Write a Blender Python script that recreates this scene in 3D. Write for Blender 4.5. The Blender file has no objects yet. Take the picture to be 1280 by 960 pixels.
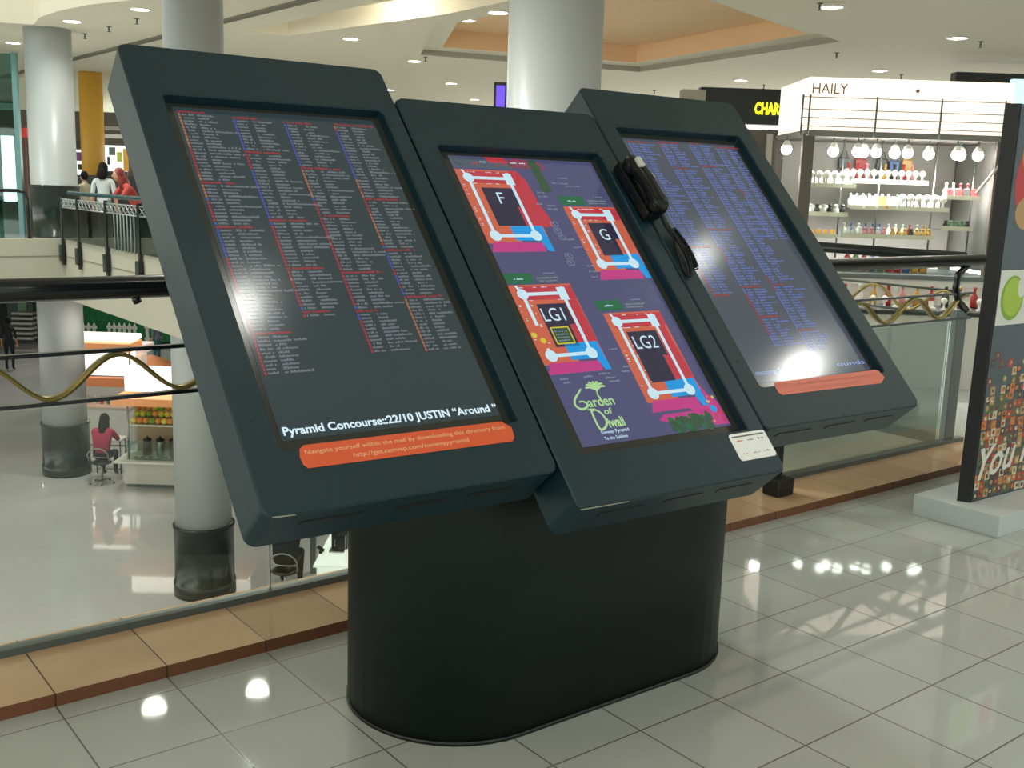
import bpy, bmesh, math, random
from mathutils import Vector, Matrix
random.seed(7)
SC = bpy.context.scene
COL = SC.collection
PI = math.pi

# ------------------------------------------------------------------ camera
CF, CP, CY, CR = 1322.7083, 0.1832, 0.9026, 0.0324
CAM = Vector((-0.4117, -2.9003, 1.5))
fw = Vector((math.cos(CY)*math.cos(CP), math.sin(CY)*math.cos(CP), -math.sin(CP)))
rt0 = Vector((math.sin(CY), -math.cos(CY), 0)); up0 = rt0.cross(fw)
rt = rt0*math.cos(CR) + up0*math.sin(CR)
up = -rt0*math.sin(CR) + up0*math.cos(CR)
cd = bpy.data.cameras.new('camera'); cam = bpy.data.objects.new('camera', cd); COL.objects.link(cam)
cd.sensor_width = 36; cd.lens = 36*CF/1280; cd.clip_start = 0.05; cd.clip_end = 200
m = Matrix((rt, up, -fw)).transposed().to_4x4(); m.translation = CAM
cam.matrix_world = m
SC.camera = cam

def ray(u, v): return fw + rt*((u-640)/CF) - up*((v-480)/CF)
def at(u, v, d): return CAM + ray(u, v)*d                 # point at forward depth d
def atz(u, v, z):
    r = ray(u, v); return CAM + r*((z-CAM.z)/r.z)
def atx(u, v, x):
    r = ray(u, v); return CAM + r*((x-CAM.x)/r.x)

# ------------------------------------------------------------------ light and exposure
SC.view_settings.view_transform = 'Standard'; SC.view_settings.look = 'None'
SC.view_settings.gamma = 1; SC.view_settings.use_curve_mapping = False
SC.view_settings.exposure = 0.40
W = bpy.data.worlds.new('world'); SC.world = W; W.use_nodes = True
W.node_tree.nodes['Background'].inputs[0].default_value = (0.84, 0.94, 0.86, 1)
W.node_tree.nodes['Background'].inputs[1].default_value = 0.95
SPOT_W = 130.0
LAMP_EM = 18.0
LCOL = (0.97, 1.0, 0.92)

CEIL = 4.4
LOW = -5.0
T = 0.3232

# ------------------------------------------------------------------ materials
MATS = {}
def hexc(r, g, b):
    f = lambda c: ((c/255+0.055)/1.055)**2.4 if c/255 > 0.04045 else c/255/12.92
    return (f(r), f(g), f(b), 1)
def mat(name, rgb, rough=0.5, metal=0.0, emit=None, es=0.0, noise=0.0, nscale=8.0, spec=0.5, bump=0.0, coat=0.0):
    if name in MATS: return MATS[name]
    M = bpy.data.materials.new(name); M.use_nodes = True
    nt = M.node_tree; b = nt.nodes['Principled BSDF']
    c = hexc(*rgb)
    b.inputs['Base Color'].default_value = c
    b.inputs['Roughness'].default_value = rough
    b.inputs['Metallic'].default_value = metal
    b.inputs['Specular IOR Level'].default_value = spec
    if coat: b.inputs['Coat Weight'].default_value = coat; b.inputs['Coat Roughness'].default_value = 0.05
    if emit:
        b.inputs['Emission Color'].default_value = hexc(*emit); b.inputs['Emission Strength'].default_value = es
    if noise or bump:
        tc = nt.nodes.new('ShaderNodeTexCoord'); n = nt.nodes.new('ShaderNodeTexNoise')
        n.inputs['Scale'].default_value = nscale; n.inputs['Detail'].default_value = 5
        nt.links.new(tc.outputs['Object'], n.inputs['Vector'])
        if noise:
            r = nt.nodes.new('ShaderNodeValToRGB'); k = noise
            r.color_ramp.elements[0].position = 0.3; r.color_ramp.elements[1].position = 0.7
            r.color_ramp.elements[0].color = tuple(x*(1-k) for x in c[:3])+(1,)
            r.color_ramp.elements[1].color = tuple(min(1, x*(1+k)) for x in c[:3])+(1,)
            nt.links.new(n.outputs['Fac'], r.inputs['Fac']); nt.links.new(r.outputs['Color'], b.inputs['Base Color'])
        if bump:
            bp = nt.nodes.new('ShaderNodeBump'); bp.inputs['Strength'].default_value = bump; bp.inputs['Distance'].default_value = 0.002
            nt.links.new(n.outputs['Fac'], bp.inputs['Height']); nt.links.new(bp.outputs['Normal'], b.inputs['Normal'])
    MATS[name] = M; return M
def glassmat(name, tint, alpha, rough=0.02):
    if name in MATS: return MATS[name]
    M = bpy.data.materials.new(name); M.use_nodes = True; nt = M.node_tree; nt.nodes.clear()
    out = nt.nodes.new('ShaderNodeOutputMaterial'); mx = nt.nodes.new('ShaderNodeMixShader')
    tr = nt.nodes.new('ShaderNodeBsdfTransparent'); tr.inputs[0].default_value = hexc(*tint)
    gl = nt.nodes.new('ShaderNodeBsdfGlossy'); gl.inputs['Roughness'].default_value = rough; gl.inputs[0].default_value = (.9, .95, .93, 1)
    lw = nt.nodes.new('ShaderNodeFresnel'); lw.inputs['IOR'].default_value = 1.5
    mt = nt.nodes.new('ShaderNodeMath'); mt.operation = 'MULTIPLY'; mt.inputs[1].default_value = alpha
    nt.links.new(lw.outputs[0], mt.inputs[0]); nt.links.new(mt.outputs[0], mx.inputs[0])
    nt.links.new(tr.outputs[0], mx.inputs[1]); nt.links.new(gl.outputs[0], mx.inputs[2]); nt.links.new(mx.outputs[0], out.inputs[0])
    MATS[name] = M; return M
def tilemat(name, rgb, tx, ty, gw, rough, grout, ox=0.0, oy=0.0, var=0.06):
    M = bpy.data.materials.new(name); M.use_nodes = True; nt = M.node_tree; b = nt.nodes['Principled BSDF']
    L = nt.links.new; N = nt.nodes.new
    tc = N('ShaderNodeTexCoord'); sp = N('ShaderNodeSeparateXYZ'); L(tc.outputs['Object'], sp.inputs[0])
    def mth(op, a, bb=None):
        n = N('ShaderNodeMath'); n.operation = op
        for i, q in enumerate((a, bb)):
            if q is None: continue
            if isinstance(q, (int, float)): n.inputs[i].default_value = q
            else: L(q, n.inputs[i])
        return n.outputs[0]
    ds = []; ids = []
    for ax, t, o in (('X', tx, ox), ('Y', ty, oy)):
        s = mth('DIVIDE', mth('SUBTRACT', sp.outputs[ax], o), t)
        ids.append(mth('FLOOR', s))
        fr = mth('SUBTRACT', mth('FRACT', mth('ADD', s, 0.5)), 0.5)
        ds.append(mth('MULTIPLY', mth('ABSOLUTE', fr), t))
    d = mth('MINIMUM', ds[0], ds[1])
    mr = N('ShaderNodeMapRange'); mr.inputs['From Min'].default_value = gw*0.5; mr.inputs['From Max'].default_value = gw
    L(d, mr.inputs['Value'])
    cb = N('ShaderNodeCombineXYZ'); L(ids[0], cb.inputs[0]); L(ids[1], cb.inputs[1])
    wn = N('ShaderNodeTexWhiteNoise'); wn.noise_dimensions = '2D'; L(cb.outputs[0], wn.inputs['Vector'])
    nz = N('ShaderNodeTexNoise'); nz.inputs['Scale'].default_value = 3.0; nz.inputs['Detail'].default_value = 6; L(tc.outputs['Object'], nz.inputs['Vector'])
    v = mth('ADD', mth('MULTIPLY', mth('SUBTRACT', wn.outputs['Value'], 0.5), var), mth('MULTIPLY', mth('SUBTRACT', nz.outputs['Fac'], 0.5), var*2))
    hs = N('ShaderNodeHueSaturation'); hs.inputs['Color'].default_value = hexc(*rgb); L(mth('ADD', v, 1.0), hs.inputs['Value'])
    mx = N('ShaderNodeMix'); mx.data_type = 'RGBA'; mx.inputs['A'].default_value = hexc(*grout)
    L(mr.outputs[0], mx.inputs['Factor']); L(hs.outputs[0], mx.inputs['B']); L(mx.outputs['Result'], b.inputs['Base Color'])
    rr = mth('ADD', mth('MULTIPLY', mth('SUBTRACT', 1.0, mr.outputs[0]), 0.5), rough)
    L(rr, b.inputs['Roughness']); b.inputs['Specular IOR Level'].default_value = 0.55
    MATS[name] = M; return M

M_floor = tilemat('polished beige tiles', (181, 184, 180), T, T, 0.0032, 0.035, (92, 90, 82))
M_lowfloor = tilemat('polished grey stone', (176, 174, 172), 0.9, 0.9, 0.003, 0.045, (140, 142, 132), 0.2, 0.1, 0.03)
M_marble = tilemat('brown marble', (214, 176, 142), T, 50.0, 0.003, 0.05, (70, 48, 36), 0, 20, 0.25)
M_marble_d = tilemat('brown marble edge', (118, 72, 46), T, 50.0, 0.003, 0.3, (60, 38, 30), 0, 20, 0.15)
M_paint = mat('dark grey green powder coat', (12, 44, 54), 0.42, bump=0.12, nscale=420, spec=0.42)
M_ped = mat('black green laminate', (18, 30, 26), 0.5, spec=0.28)
M_dark = mat('near black', (18, 20, 20), 0.4)
M_blackpl = mat('black plastic', (10, 15, 14), 0.33, spec=0.3)
M_glassmargin = mat('screen margin', (34, 36, 34), 0.16, spec=0.5, emit=(50, 52, 46), es=0.25)
M_handrail = mat('black painted handrail', (22, 28, 30), 0.22)
M_brass = mat('dull brass', (150, 135, 82), 0.3, 0.75)
M_steel = mat('brushed steel', (150, 155, 150), 0.3, 0.9)
M_greymetal = mat('grey painted metal', (96, 104, 102), 0.4, 0.2)
M_white = mat('white paint', (215, 215, 205), 0.5)
M_offwhite = mat('off white paint', (196, 192, 184), 0.5)
M_beige = mat('beige paint', (172, 169, 153), 0.6)
M_fascia_lifted = mat('lightened beige fascia', (240, 238, 220), 0.6)  # beige fascia lightened in colour to stand in for missing light
M_ceil = mat('ceiling plaster', (236, 228, 208), 0.8)
M_ceilfar = mat('pale ceiling plaster', (215, 218, 198), 0.8)
M_peach = mat('peach ceiling paint', (244, 206, 162), 0.8)
M_groove = mat('grey reveal', (120, 116, 104), 0.6)
M_col = mat('column paint', (172, 176, 176), 0.35)
M_colbase = mat('column black marble', (22, 34, 29), 0.2, noise=0.1, nscale=6)
M_glass = glassmat('balustrade glass', (250, 252, 249), 0.9)
M_glass2 = glassmat('tinted glass', (205, 214, 210), 0.9)
M_teal = glassmat('teal glass', (175, 208, 204), 1.0)
M_lamp = mat('lamp glow', (255, 255, 255), 0.5, emit=(255, 250, 240), es=LAMP_EM)
M_bezel = mat('lamp trim', (225, 222, 210), 0.4)
M_yellow = mat('ochre paint', (232, 176, 70), 0.45)
M_hedge = mat('green hedge panel', (28, 110, 62), 0.8, noise=0.5, nscale=20)
M_pale = mat('lit panel', (250, 250, 245), 0.5, emit=(255, 250, 240), es=1.3)
M_orange = mat('orange laminate', (222, 140, 88), 0.5)
M_orangelit = mat('orange board', (225, 150, 95), 0.5, emit=(225, 150, 95), es=0.25)
M_skin = mat('skin', (190, 140, 110), 0.6)
M_hair = mat('dark hair', (20, 14, 12), 0.8, spec=.2)

# ------------------------------------------------------------------ helpers
class MB:
    def __init__(s): s.bm = bmesh.new(); s.mats = []
    def mi(s, m):
        if m not in s.mats: s.mats.append(m)
        return s.mats.index(m)
    def poly(s, pts, m, smooth=False):
        vs = [s.bm.verts.new(p) for p in pts]
        try: f = s.bm.faces.new(vs)
        except ValueError: return None
        f.material_index = s.mi(m); f.smooth = smooth; return f
    def box(s, c, size, m, rz=0.0, bev=0.0, mx=None):
        r = bmesh.ops.create_cube(s.bm, size=1.0)
        R = (mx if mx is not None else Matrix.Rotation(rz, 4, 'Z'))
        Mx = Matrix.Translation(Vector(c)) @ R @ Matrix.Diagonal((size[0], size[1], size[2], 1))
        bmesh.ops.transform(s.bm, matrix=Mx, verts=r['verts'])
        fs = set(f for v in r['verts'] for f in v.link_faces)
        k = s.mi(m)
        for f in fs: f.material_index = k
        if bev:
            es = list(set(e for f in fs for e in f.edges))
            o = bmesh.ops.bevel(s.bm, geom=es, offset=bev, segments=2, affect='EDGES', profile=0.6)
            for f in o['faces']: f.material_index = k
    def loft(s, rings, m, cap0=True, cap1=True, smooth=True, closed=True):
        k = s.mi(m); R = [[s.bm.verts.new(p) for p in r] for r in rings]
        n = len(R[0])
        for a, b in zip(R, R[1:]):
            for i in range(n if closed else n-1):
                j = (i+1) % n
                f = s.bm.faces.new((a[i], a[j], b[j], b[i])); f.material_index = k; f.smooth = smooth
        if cap0: f = s.bm.faces.new(R[0][::-1]); f.material_index = k
        if cap1: f = s.bm.faces.new(R[-1]); f.material_index = k
    def lathe(s, c, prof, m, n=32, smooth=True, mx=None, cap0=True, cap1=True):
        rings = []
        for r, z in prof:
            ring = []
            for i in range(n):
                a = 2*PI*i/n; p = Vector((r*math.cos(a), r*math.sin(a), z))
                if mx is not None: p = mx @ p
                ring.append(Vector(c)+p)
            rings.append(ring)
        s.loft(rings, m, cap0, cap1, smooth)
    def tube(s, pts, r, m, n=10, flat=1.0, cap=True):
        pts = [Vector(p) for p in pts]; rings = []
        rs = r if isinstance(r, (list, tuple)) else [r]*len(pts)
        prev = None
        for i, p in enumerate(pts):
            t = (pts[min(i+1, len(pts)-1)]-pts[max(i-1, 0)]).normalized()
            ref = Vector((0, 0, 1)) if abs(t.z) < 0.9 else Vector((0, 1, 0))
            if prev is None: a = t.cross(ref).normalized()
            else: a = (prev - t*prev.dot(t)).normalized()
            prev = a; b = t.cross(a)
            rings.append([p + a*(rs[i]*math.cos(2*PI*k/n)) + b*(rs[i]*flat*math.sin(2*PI*k/n)) for k in range(n)])
        s.loft(rings, m, cap, cap)
    def ball(s, c, r, m, n=12, sc=(1, 1, 1), mx=None):
        o = bmesh.ops.create_uvsphere(s.bm, u_segments=n, v_segments=max(6, n//2+2), radius=1)
        Mx = Matrix.Translation(Vector(c)) @ (mx or Matrix()) @ Matrix.Diagonal((r*sc[0], r*sc[1], r*sc[2], 1))
        bmesh.ops.transform(s.bm, matrix=Mx, verts=o['verts']); k = s.mi(m)
        for f in set(f for v in o['verts'] for f in v.link_faces): f.material_index = k; f.smooth = True
    def addmesh(s, verts, faces, m):
        k = s.mi(m); vs = [s.bm.verts.new(v) for v in verts]
        for fa in faces:
            try: f = s.bm.faces.new([vs[i] for i in fa]); f.material_index = k
            except ValueError: pass
    def build(s, name, parent=None, origin=None, norm=True):
        off = WL.get(parent, Vector()) if parent else (Vector(origin) if origin is not None else Vector())
        bmesh.ops.translate(s.bm, verts=s.bm.verts, vec=-off)
        if norm: bmesh.ops.recalc_face_normals(s.bm, faces=s.bm.faces)
        me = bpy.data.meshes.new(name); s.bm.to_mesh(me); s.bm.free()
        for mm in s.mats: me.materials.append(mm)
        o = bpy.data.objects.new(name, me); COL.objects.link(o)
        if parent: o.parent = parent; WL[o] = off
        else: o.location = off; WL[o] = off
        return o
WL = {}
def thing(name, loc, label, cat, group=None, kind=None):
    o = bpy.data.objects.new(name, None); COL.objects.link(o); o.location = loc; o.empty_display_size = 0.1
    WL[o] = Vector(loc); return tag(o, label, cat, group, kind)
def tag(o, label=None, cat=None, group=None, kind=None):
    if label: o['label'] = label
    if cat: o['category'] = cat
    if group: o['group'] = group
    if kind: o['kind'] = kind
    return o
def struct(o): o['kind'] = 'structure'; return o
def copy_tree(o, loc, label=None, group=None, rz=None):
    r = o.copy(); COL.objects.link(r); r.location = loc
    if rz is not None: r.rotation_euler = (0, 0, rz)
    if label: r['label'] = label
    if group: r['group'] = group
    for ch in o.children:
        c = ch.copy(); COL.objects.link(c); c.parent = r
        for g in ch.children:
            d = g.copy(); COL.objects.link(d); d.parent = c
    return r
def text_geo(s, size=1.0, align='LEFT', xs=1.0, ext=0.0, off=0.0, shear=0.0, width=None):
    cu = bpy.data.curves.new('t', 'FONT'); cu.body = s; cu.size = size; cu.align_x = align; cu.extrude = ext; cu.offset = off; cu.shear = shear
    cu.resolution_u = 3
    o = bpy.data.objects.new('t', cu); COL.objects.link(o)
    dg = bpy.context.evaluated_depsgraph_get(); dg.update()
    me = o.evaluated_get(dg).to_mesh()
    vs = [v.co.copy() for v in me.vertices]; fs = [tuple(p.vertices) for p in me.polygons]
    o.evaluated_get(dg).to_mesh_clear()
    bpy.data.objects.remove(o); bpy.data.curves.remove(cu)
    if width and vs:
        x0 = min(v.x for v in vs); x1 = max(v.x for v in vs); xs = width/(x1-x0)
        for v in vs: v.x = (v.x-x0)*xs
    elif xs != 1.0:
        for v in vs: v.x *= xs
    return vs, fs
def rrect(x0, x1, y0, y1, r, n=5):
    out = []
    for cx, cy, a0 in ((x1-r, y1-r, 0), (x0+r, y1-r, PI/2), (x0+r, y0+r, PI), (x1-r, y0+r, 3*PI/2)):
        for i in range(n+1):
            a = a0+PI/2*i/n; out.append((cx+r*math.cos(a), cy+r*math.sin(a)))
    return out

# ================================================================== SETTING
# near slab with raised marble curb; void beyond the glass, opposite slab beyond x = 6.7
XE = 5.2       # opposite slab edge
XR = 5.95      # right end of the void
SB = -0.80     # underside of the gallery slabs
GY = 0.43      # glass line
def slab(name, x0, x1, y0, y1, z0, z1, mt, ms):
    b = MB()
    b.poly([(x0, y0, z1), (x1, y0, z1), (x1, y1, z1), (x0, y1, z1)], mt)
    b.poly([(x0, y0, z0), (x0, y1, z0), (x1, y1, z0), (x1, y0, z0)], ms)
    for p, q in (((x0, y0), (x1, y0)), ((x1, y0), (x1, y1)), ((x1, y1), (x0, y1)), ((x0, y1), (x0, y0))):
        b.poly([(p[0], p[1], z0), (q[0], q[1], z0), (q[0], q[1], z1), (p[0], p[1], z1)], ms)
    return struct(b.build(name))
b = MB()
poly2 = [(-9, -12), (60, -12), (60, 60), (-14, 60), (-14, 17.7), (XE, 17.7), (XE, 6.5), (XR, 2.4), (XR, 0.52), (-9, 0.52)]
b.poly([(x, y, 0) for x, y in poly2], M_floor)
b.poly([(x, y, SB) for x, y in poly2][::-1], M_beige)
for p, q in zip(poly2, poly2[1:]+poly2[:1]):
    b.poly([(p[0], p[1], SB), (q[0], q[1], SB), (q[0], q[1], 0), (p[0], p[1], 0)], M_fascia_lifted if abs(p[0]-XR) < .01 and abs(q[0]-XR) < .01 else M_beige)
struct(b.build('floor'))
b = MB(); b.poly([(-20, -4, LOW), (60, -4, LOW), (60, 60, LOW), (-20, 60, LOW)], M_lowfloor); struct(b.build('floor_lower'))
# marble curb
b = MB()
b.poly([(-9, .087, .04), (XR, .087, .04), (XR, .52, .04), (-9, .52, .04)], M_marble)
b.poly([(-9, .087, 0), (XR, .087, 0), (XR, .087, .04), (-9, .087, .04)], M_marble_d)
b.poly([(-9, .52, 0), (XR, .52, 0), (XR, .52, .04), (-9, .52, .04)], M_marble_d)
struct(b.build('trim_1'))
b = MB()   # thin fascia line round the opposite slab
b.box((XE+.06, 12.1, .16), (.12, 11.4, .32), M_beige); b.box((-4.4, 17.76, .16), (19.3, .12, .32), M_beige)
struct(b.build('trim_2'))
b = MB(); b.box((XE-.004, 12.1, .0), (.012, 11.2, .012), M_groove); b.box((-4.4, 17.696, .0), (19.2, .012, .012), M_groove)
struct(b.build('trim_6'))

# ceiling: 2D outline with openings
def sc35(x, y): return (CAM.x+(x-CAM.x)*1.45, CAM.y+(y-CAM.y)*1.45)
hole1 = [sc35(*p) for p in [(4.6, 7.8), (4.22, 9.5), (3.95, 10.1), (3.72, 10.8), (3.6, 11.6), (3.58, 12.4), (3.7, 13.2)]] + [(2.0, 22.0), (-8, 22.0), (-8, 12.5)]
coffer = [sc35(*p) for p in [(7.29, 5.3), (8.3, 4.9), (11.69, 5.8), (12.69, 10.48), (9.0, 11.6), (7.5, 9.0)]]
cove = [sc35(*p) for p in [(6.3, 6.6), (6.95, 6.6), (7.0, 8.0), (6.6, 11.3), (6.0, 11.3), (6.0, 8.0)]]
def plane_with_holes(name, outer, holes, z, m):
    cu = bpy.data.curves.new('c', 'CURVE'); cu.dimensions = '2D'; cu.fill_mode = 'BOTH'
    for L_ in [outer]+holes:
        sp = cu.splines.new('POLY'); sp.points.add(len(L_)-1)
        for p, q in zip(sp.points, L_): p.co = (q[0], q[1], 0, 1)
        sp.use_cyclic_u = True
    o = bpy.data.objects.new('c', cu); COL.objects.link(o)
    dg = bpy.context.evaluated_depsgraph_get(); dg.update()
    me = o.evaluated_get(dg).to_mesh(); b = MB()
    b.addmesh([Vector((v.co.x, v.co.y, z)) for v in me.vertices], [tuple(p.vertices) for p in me.polygons], m)
    o.evaluated_get(dg).to_mesh_clear(); bpy.data.objects.remove(o); bpy.data.curves.remove(cu)
    return b
b = plane_with_holes('ceiling', [(-14, -12), (40, -12), (40, 60), (-14, 60)], [hole1, coffer, cove], CEIL, M_ceil)
def wallring(b, L_, z0, z1, m):
    for p, q in zip(L_, L_[1:]+L_[:1]):
        b.poly([(p[0], p[1], z0), (q[0], q[1], z0), (q[0], q[1], z1), (p[0], p[1], z1)], m)
wallring(b, hole1, CEIL, CEIL+2.2, M_ceil)
wallring(b, coffer, CEIL, CEIL+.12, M_beige)
def shrink(L_, k):
    cx = sum(p[0] for p in L_)/len(L_); cy = sum(p[1] for p in L_)/len(L_)
    return [(cx+(p[0]-cx)*k, cy+(p[1]-cy)*k) for p in L_]
c2 = shrink(coffer, .86)
for p, q, r_, s_ in zip(coffer, coffer[1:]+coffer[:1], c2[1:]+c2[:1], c2):
    b.poly([(p[0], p[1], CEIL+.12), (q[0], q[1], CEIL+.12), (r_[0], r_[1], CEIL+.12), (s_[0], s_[1], CEIL+.12)], M_ceil)
wallring(b, c2, CEIL+.12, CEIL+.5, M_peach); b.poly([(x, y, CEIL+.5) for x, y in c2], M_peach)
wallring(b, cove, CEIL, CEIL+.35, M_ceil); b.poly([(x, y, CEIL+.35) for x, y in cove], M_ceil)
struct(b.build('ceiling', norm=False))
b = MB(); b.box((7.97, 22, CEIL-.01), (.16, 36, .06), M_groove); struct(b.build('trim_3'))

# walls far away
def wall(name, p0, p1, z0, z1, m, th=.2):
    p0 = Vector(p0); p1 = Vector(p1); c = (p0+p1)/2; a = math.atan2(p1.y-p0.y, p1.x-p0.x)
    b = MB(); b.box((c.x, c.y, (z0+z1)/2), ((p1-p0).length, th, z1-z0), m, a); return struct(b.build(name))
M_shopdark = mat('dark shopfront', (44, 44, 44), 0.5)
M_shopgrey = mat('grey shopfront', (120, 112, 100), 0.6, noise=.2, nscale=.6)
wall('wall_back', (-14, 47), (33, 47), 0, CEIL, M_shopgrey)
wall('wall_back_lower', (-14, 47), (50, 47), LOW, SB, mat('lower shopfront', (84, 96, 92), .6, noise=.3, nscale=.5))
wall('wall_right', (33, -8), (33, 47), 0, CEIL, M_shopgrey)
wall('wall_right_lower', (50, -4), (50, 47), LOW, SB, M_offwhite)

# plain unseen side walls, each with an area light added to brighten the hall
M_fillglow = mat('unused fill glow', (235, 230, 215), .5, emit=(255, 248, 232), es=1.0)
def shopfront(name, x, y0, y1, nx, power, z0=.0, z1=3.6, m=None):  # no shop windows built; the area light is added fill
    wall(name, (x, y0), (x, y1), z0, z1+.8, M_beige)
    l = bpy.data.lights.new('fill_area_light', 'AREA'); l.shape = 'RECTANGLE'; l.size = y1-y0-1; l.size_y = z1-z0-.6; l.energy = power; l.color = (.98, 1, .93)
    o = bpy.data.objects.new('fill_area_light', l); COL.objects.link(o); o.location = (x+nx*.25, (y0+y1)/2, (z0+z1)/2); o.rotation_euler = Vector((-nx, 0, 0)).to_track_quat('Z', 'Y').to_euler()
shopfront('wall_left', -13.5, -10, 46, 1, 1350)
shopfront('wall_left_lower', -13.5, -3, 46, 1, 700, LOW+.2, LOW+3.6)
shopfront('wall_side', 32.6, 10, 46, -1, 1250)

# columns
def column(x, y, r, label, top=CEIL):
    o = thing('column', (x, y, LOW), label, 'column', 'round columns along the atrium edge', 'structure')
    b = MB(); b.lathe((x, y, LOW), [(r, 0), (r, 5.0+top)], M_col, 48); b.build('shaft', o)
    for z, h in ((LOW, 1.15), (0, 1.25)):
        b = MB(); b.lathe((x, y, z), [(r+.05, 0.0), (r+.05, .22), (r+.03, .24), (r+.03, h-.05), (r+.045, h-.04), (r+.045, h), (r, h+.002)], M_colbase, 48); b.build('base_cladding', o)
    return o
column(5.75, 12.65, .43, 'round grey white column nearest the black kiosk, black marble band at its foot')
column(5.93, 20.9, .46, 'farther round white column at the left picture edge, with black marble band')
column(5.74, 4.44, .41, 'wide pale column rising behind the middle screen of the kiosk')

# ================================================================== LAMPS
def lampmesh():
    b = MB(); b.lathe((0, 0, 0), [(.20, 0), (.20, -.012), (.165, -.02), (.16, 0.0)], M_bezel, 28, cap0=False, cap1=False)
    t = b.build('trim_ring')
    b = MB(); b.lathe((0, 0, 0), [(.155, -.006), (.10, -.02), (.03, -.026)], M_lamp, 28)
    d = b.build('lens')
    return t, d
_t, _d = lampmesh()
_lamp_first = [True]
def downlight(x, y, z, label, group='recessed ceiling downlights', power=None, scale=1.0, ang=150, soft=.12):
    o = thing('downlight', (x, y, z-.002), label, 'ceiling light', group)
    if _lamp_first[0]: t, d = _t, _d; _lamp_first[0] = False
    else:
        t, d = _t.copy(), _d.copy(); COL.objects.link(t); COL.objects.link(d)
    t.parent = o; d.parent = o; o.scale = (scale,)*3
    p = SPOT_W if power is None else power
    if p:
        l = bpy.data.lights.new('lamp_light', 'SPOT'); l.energy = p; l.color = LCOL; l.spot_size = math.radians(ang); l.spot_blend = 0.9; l.shadow_soft_size = soft
        lo = bpy.data.objects.new('lamp_light', l); COL.objects.link(lo); lo.parent = o; lo.location = (0, 0, -.06)
    return o
DL = [(1040, 8, 'largest round ceiling light, at the upper right beside a sprinkler head'),
      (886, 47, 'round light set in the peach coloured ceiling recess'),
      (1197, 47, 'round ceiling light above the right end of the bright accessory booth'),
      (926, 100, 'small ceiling light above the yellow lettered black shopfront'),
      (1100, 88, 'ceiling light just above the bright booth header'),
      (583, 25, 'faint ceiling light inside the pale cove'),
      (518, 76, 'ceiling light above the gap between left and middle screens'),
      (564, 104, 'small ceiling light above the middle screen'),
      (593, 124, 'tiny ceiling light just above the top edge of the middle screen'),
      (487, 112, 'ceiling light half hidden by the left screen corner'),
      (90, 26, 'middle one of three ceiling lights near the left opening'),
      (74, 43, 'ceiling light nearest the top of the left far column'),
      (175, 11, 'ceiling light beside the tall column top at the left')]
for u, v, lb in DL:
    z = CEIL + (.5 if (u, v) == (886, 47) else .35 if (u, v) == (583, 25) else 0)
    p = atz(u, v, z); downlight(p.x, p.y, z, lb)
# lamps of the same hall above and beside the camera (seen only as reflections in the screens and the floor)
def refl_pt(u, v, dn=-.03):
    n = Vector((-.0287, -.7357, .6767)); o_ = Vector((1.5997, -.6272, 1.2866))+n*dn
    d = ray(u, v); t = ((o_-CAM).dot(n))/d.dot(n); P = CAM+d*t; r = d-n*(2*d.dot(n)); return P+r*((CEIL-P.z)/r.z)
def refl_floor(u, v, z=CEIL):
    P = atz(u, v, 0); r = P-CAM; r.z *= -1; return P+r*(z/r.z)
for (u, v), pw, s, lb in [((990, 464), 70, 1.0, 'large ceiling lamp mirrored in the lower right screen'),
                      ((868, 322), 10, .45, 'ceiling lamp mirrored in the left edge of the right screen'),
                      ((296, 385), 15, .5, 'ceiling lamp mirrored in the left screen edge')]:
    p = refl_pt(u, v); downlight(p.x, p.y, CEIL, lb, 'ceiling lamps above the kiosk', pw, s)
for (u, v), lb in [((193, 890), 'ceiling lamp over the void mirrored in a floor tile'), ((322, 868), 'ceiling lamp over the void mirrored near the kiosk foot')]:
    p = refl_floor(u, v); downlight(p.x, p.y, CEIL, lb, 'ceiling lamps over the void', 110, .5)
for i, (x, y) in enumerate([(-3, -2), (1.2, -5), (5.5, -5.2), (9.5, -3), (9.5, 1.5), (-3, -6), (14, 2), (10.8, 12), (10.8, 17), (12, 24), (10, 31), (3, 27), (-2, 29), (6, 24), (8, 36), (3, 5), (0, 8), (1, 14)]):
    downlight(x, y, CEIL, 'round white ceiling lamp outside the picture', 'ceiling lamps out of view')
for i, (x, y) in enumerate([(9.0, 12.5), (9.5, 17.5), (9.5, 22), (10, 27), (12, 32), (14, 37), (9, 35), (16, 26), (3, 27), (2, 33), (8, 4), (6.5, 19.5), (4, 21), (8, 30)]):
    downlight(x, y, SB, 'round lamp under the upper gallery, hidden from view', 'lamps under the gallery', 170)
for i, (x, y) in enumerate([(2.8, 3.2), (3.5, 6), (1, 11), (3.5, 16), (2, 20)]):  # first lamp added to brighten the return fascia, the rest the void
    downlight(x, y, CEIL, 'unseen round lamp added over the middle of the void', 'ceiling lamps over the void', 430 if i else 600, .5, 150, .12 if i else .6)

cc_ = Vector((sum(p[0] for p in cove)/6, sum(p[1] for p in cove)/6, CEIL+.2))
l = bpy.data.lights.new('cove_light', 'POINT'); l.energy = 45; l.color = (1, .9, .75); l.shadow_soft_size = .1
lo = bpy.data.objects.new('cove_light', l); COL.objects.link(lo); lo.location = cc_
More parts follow.
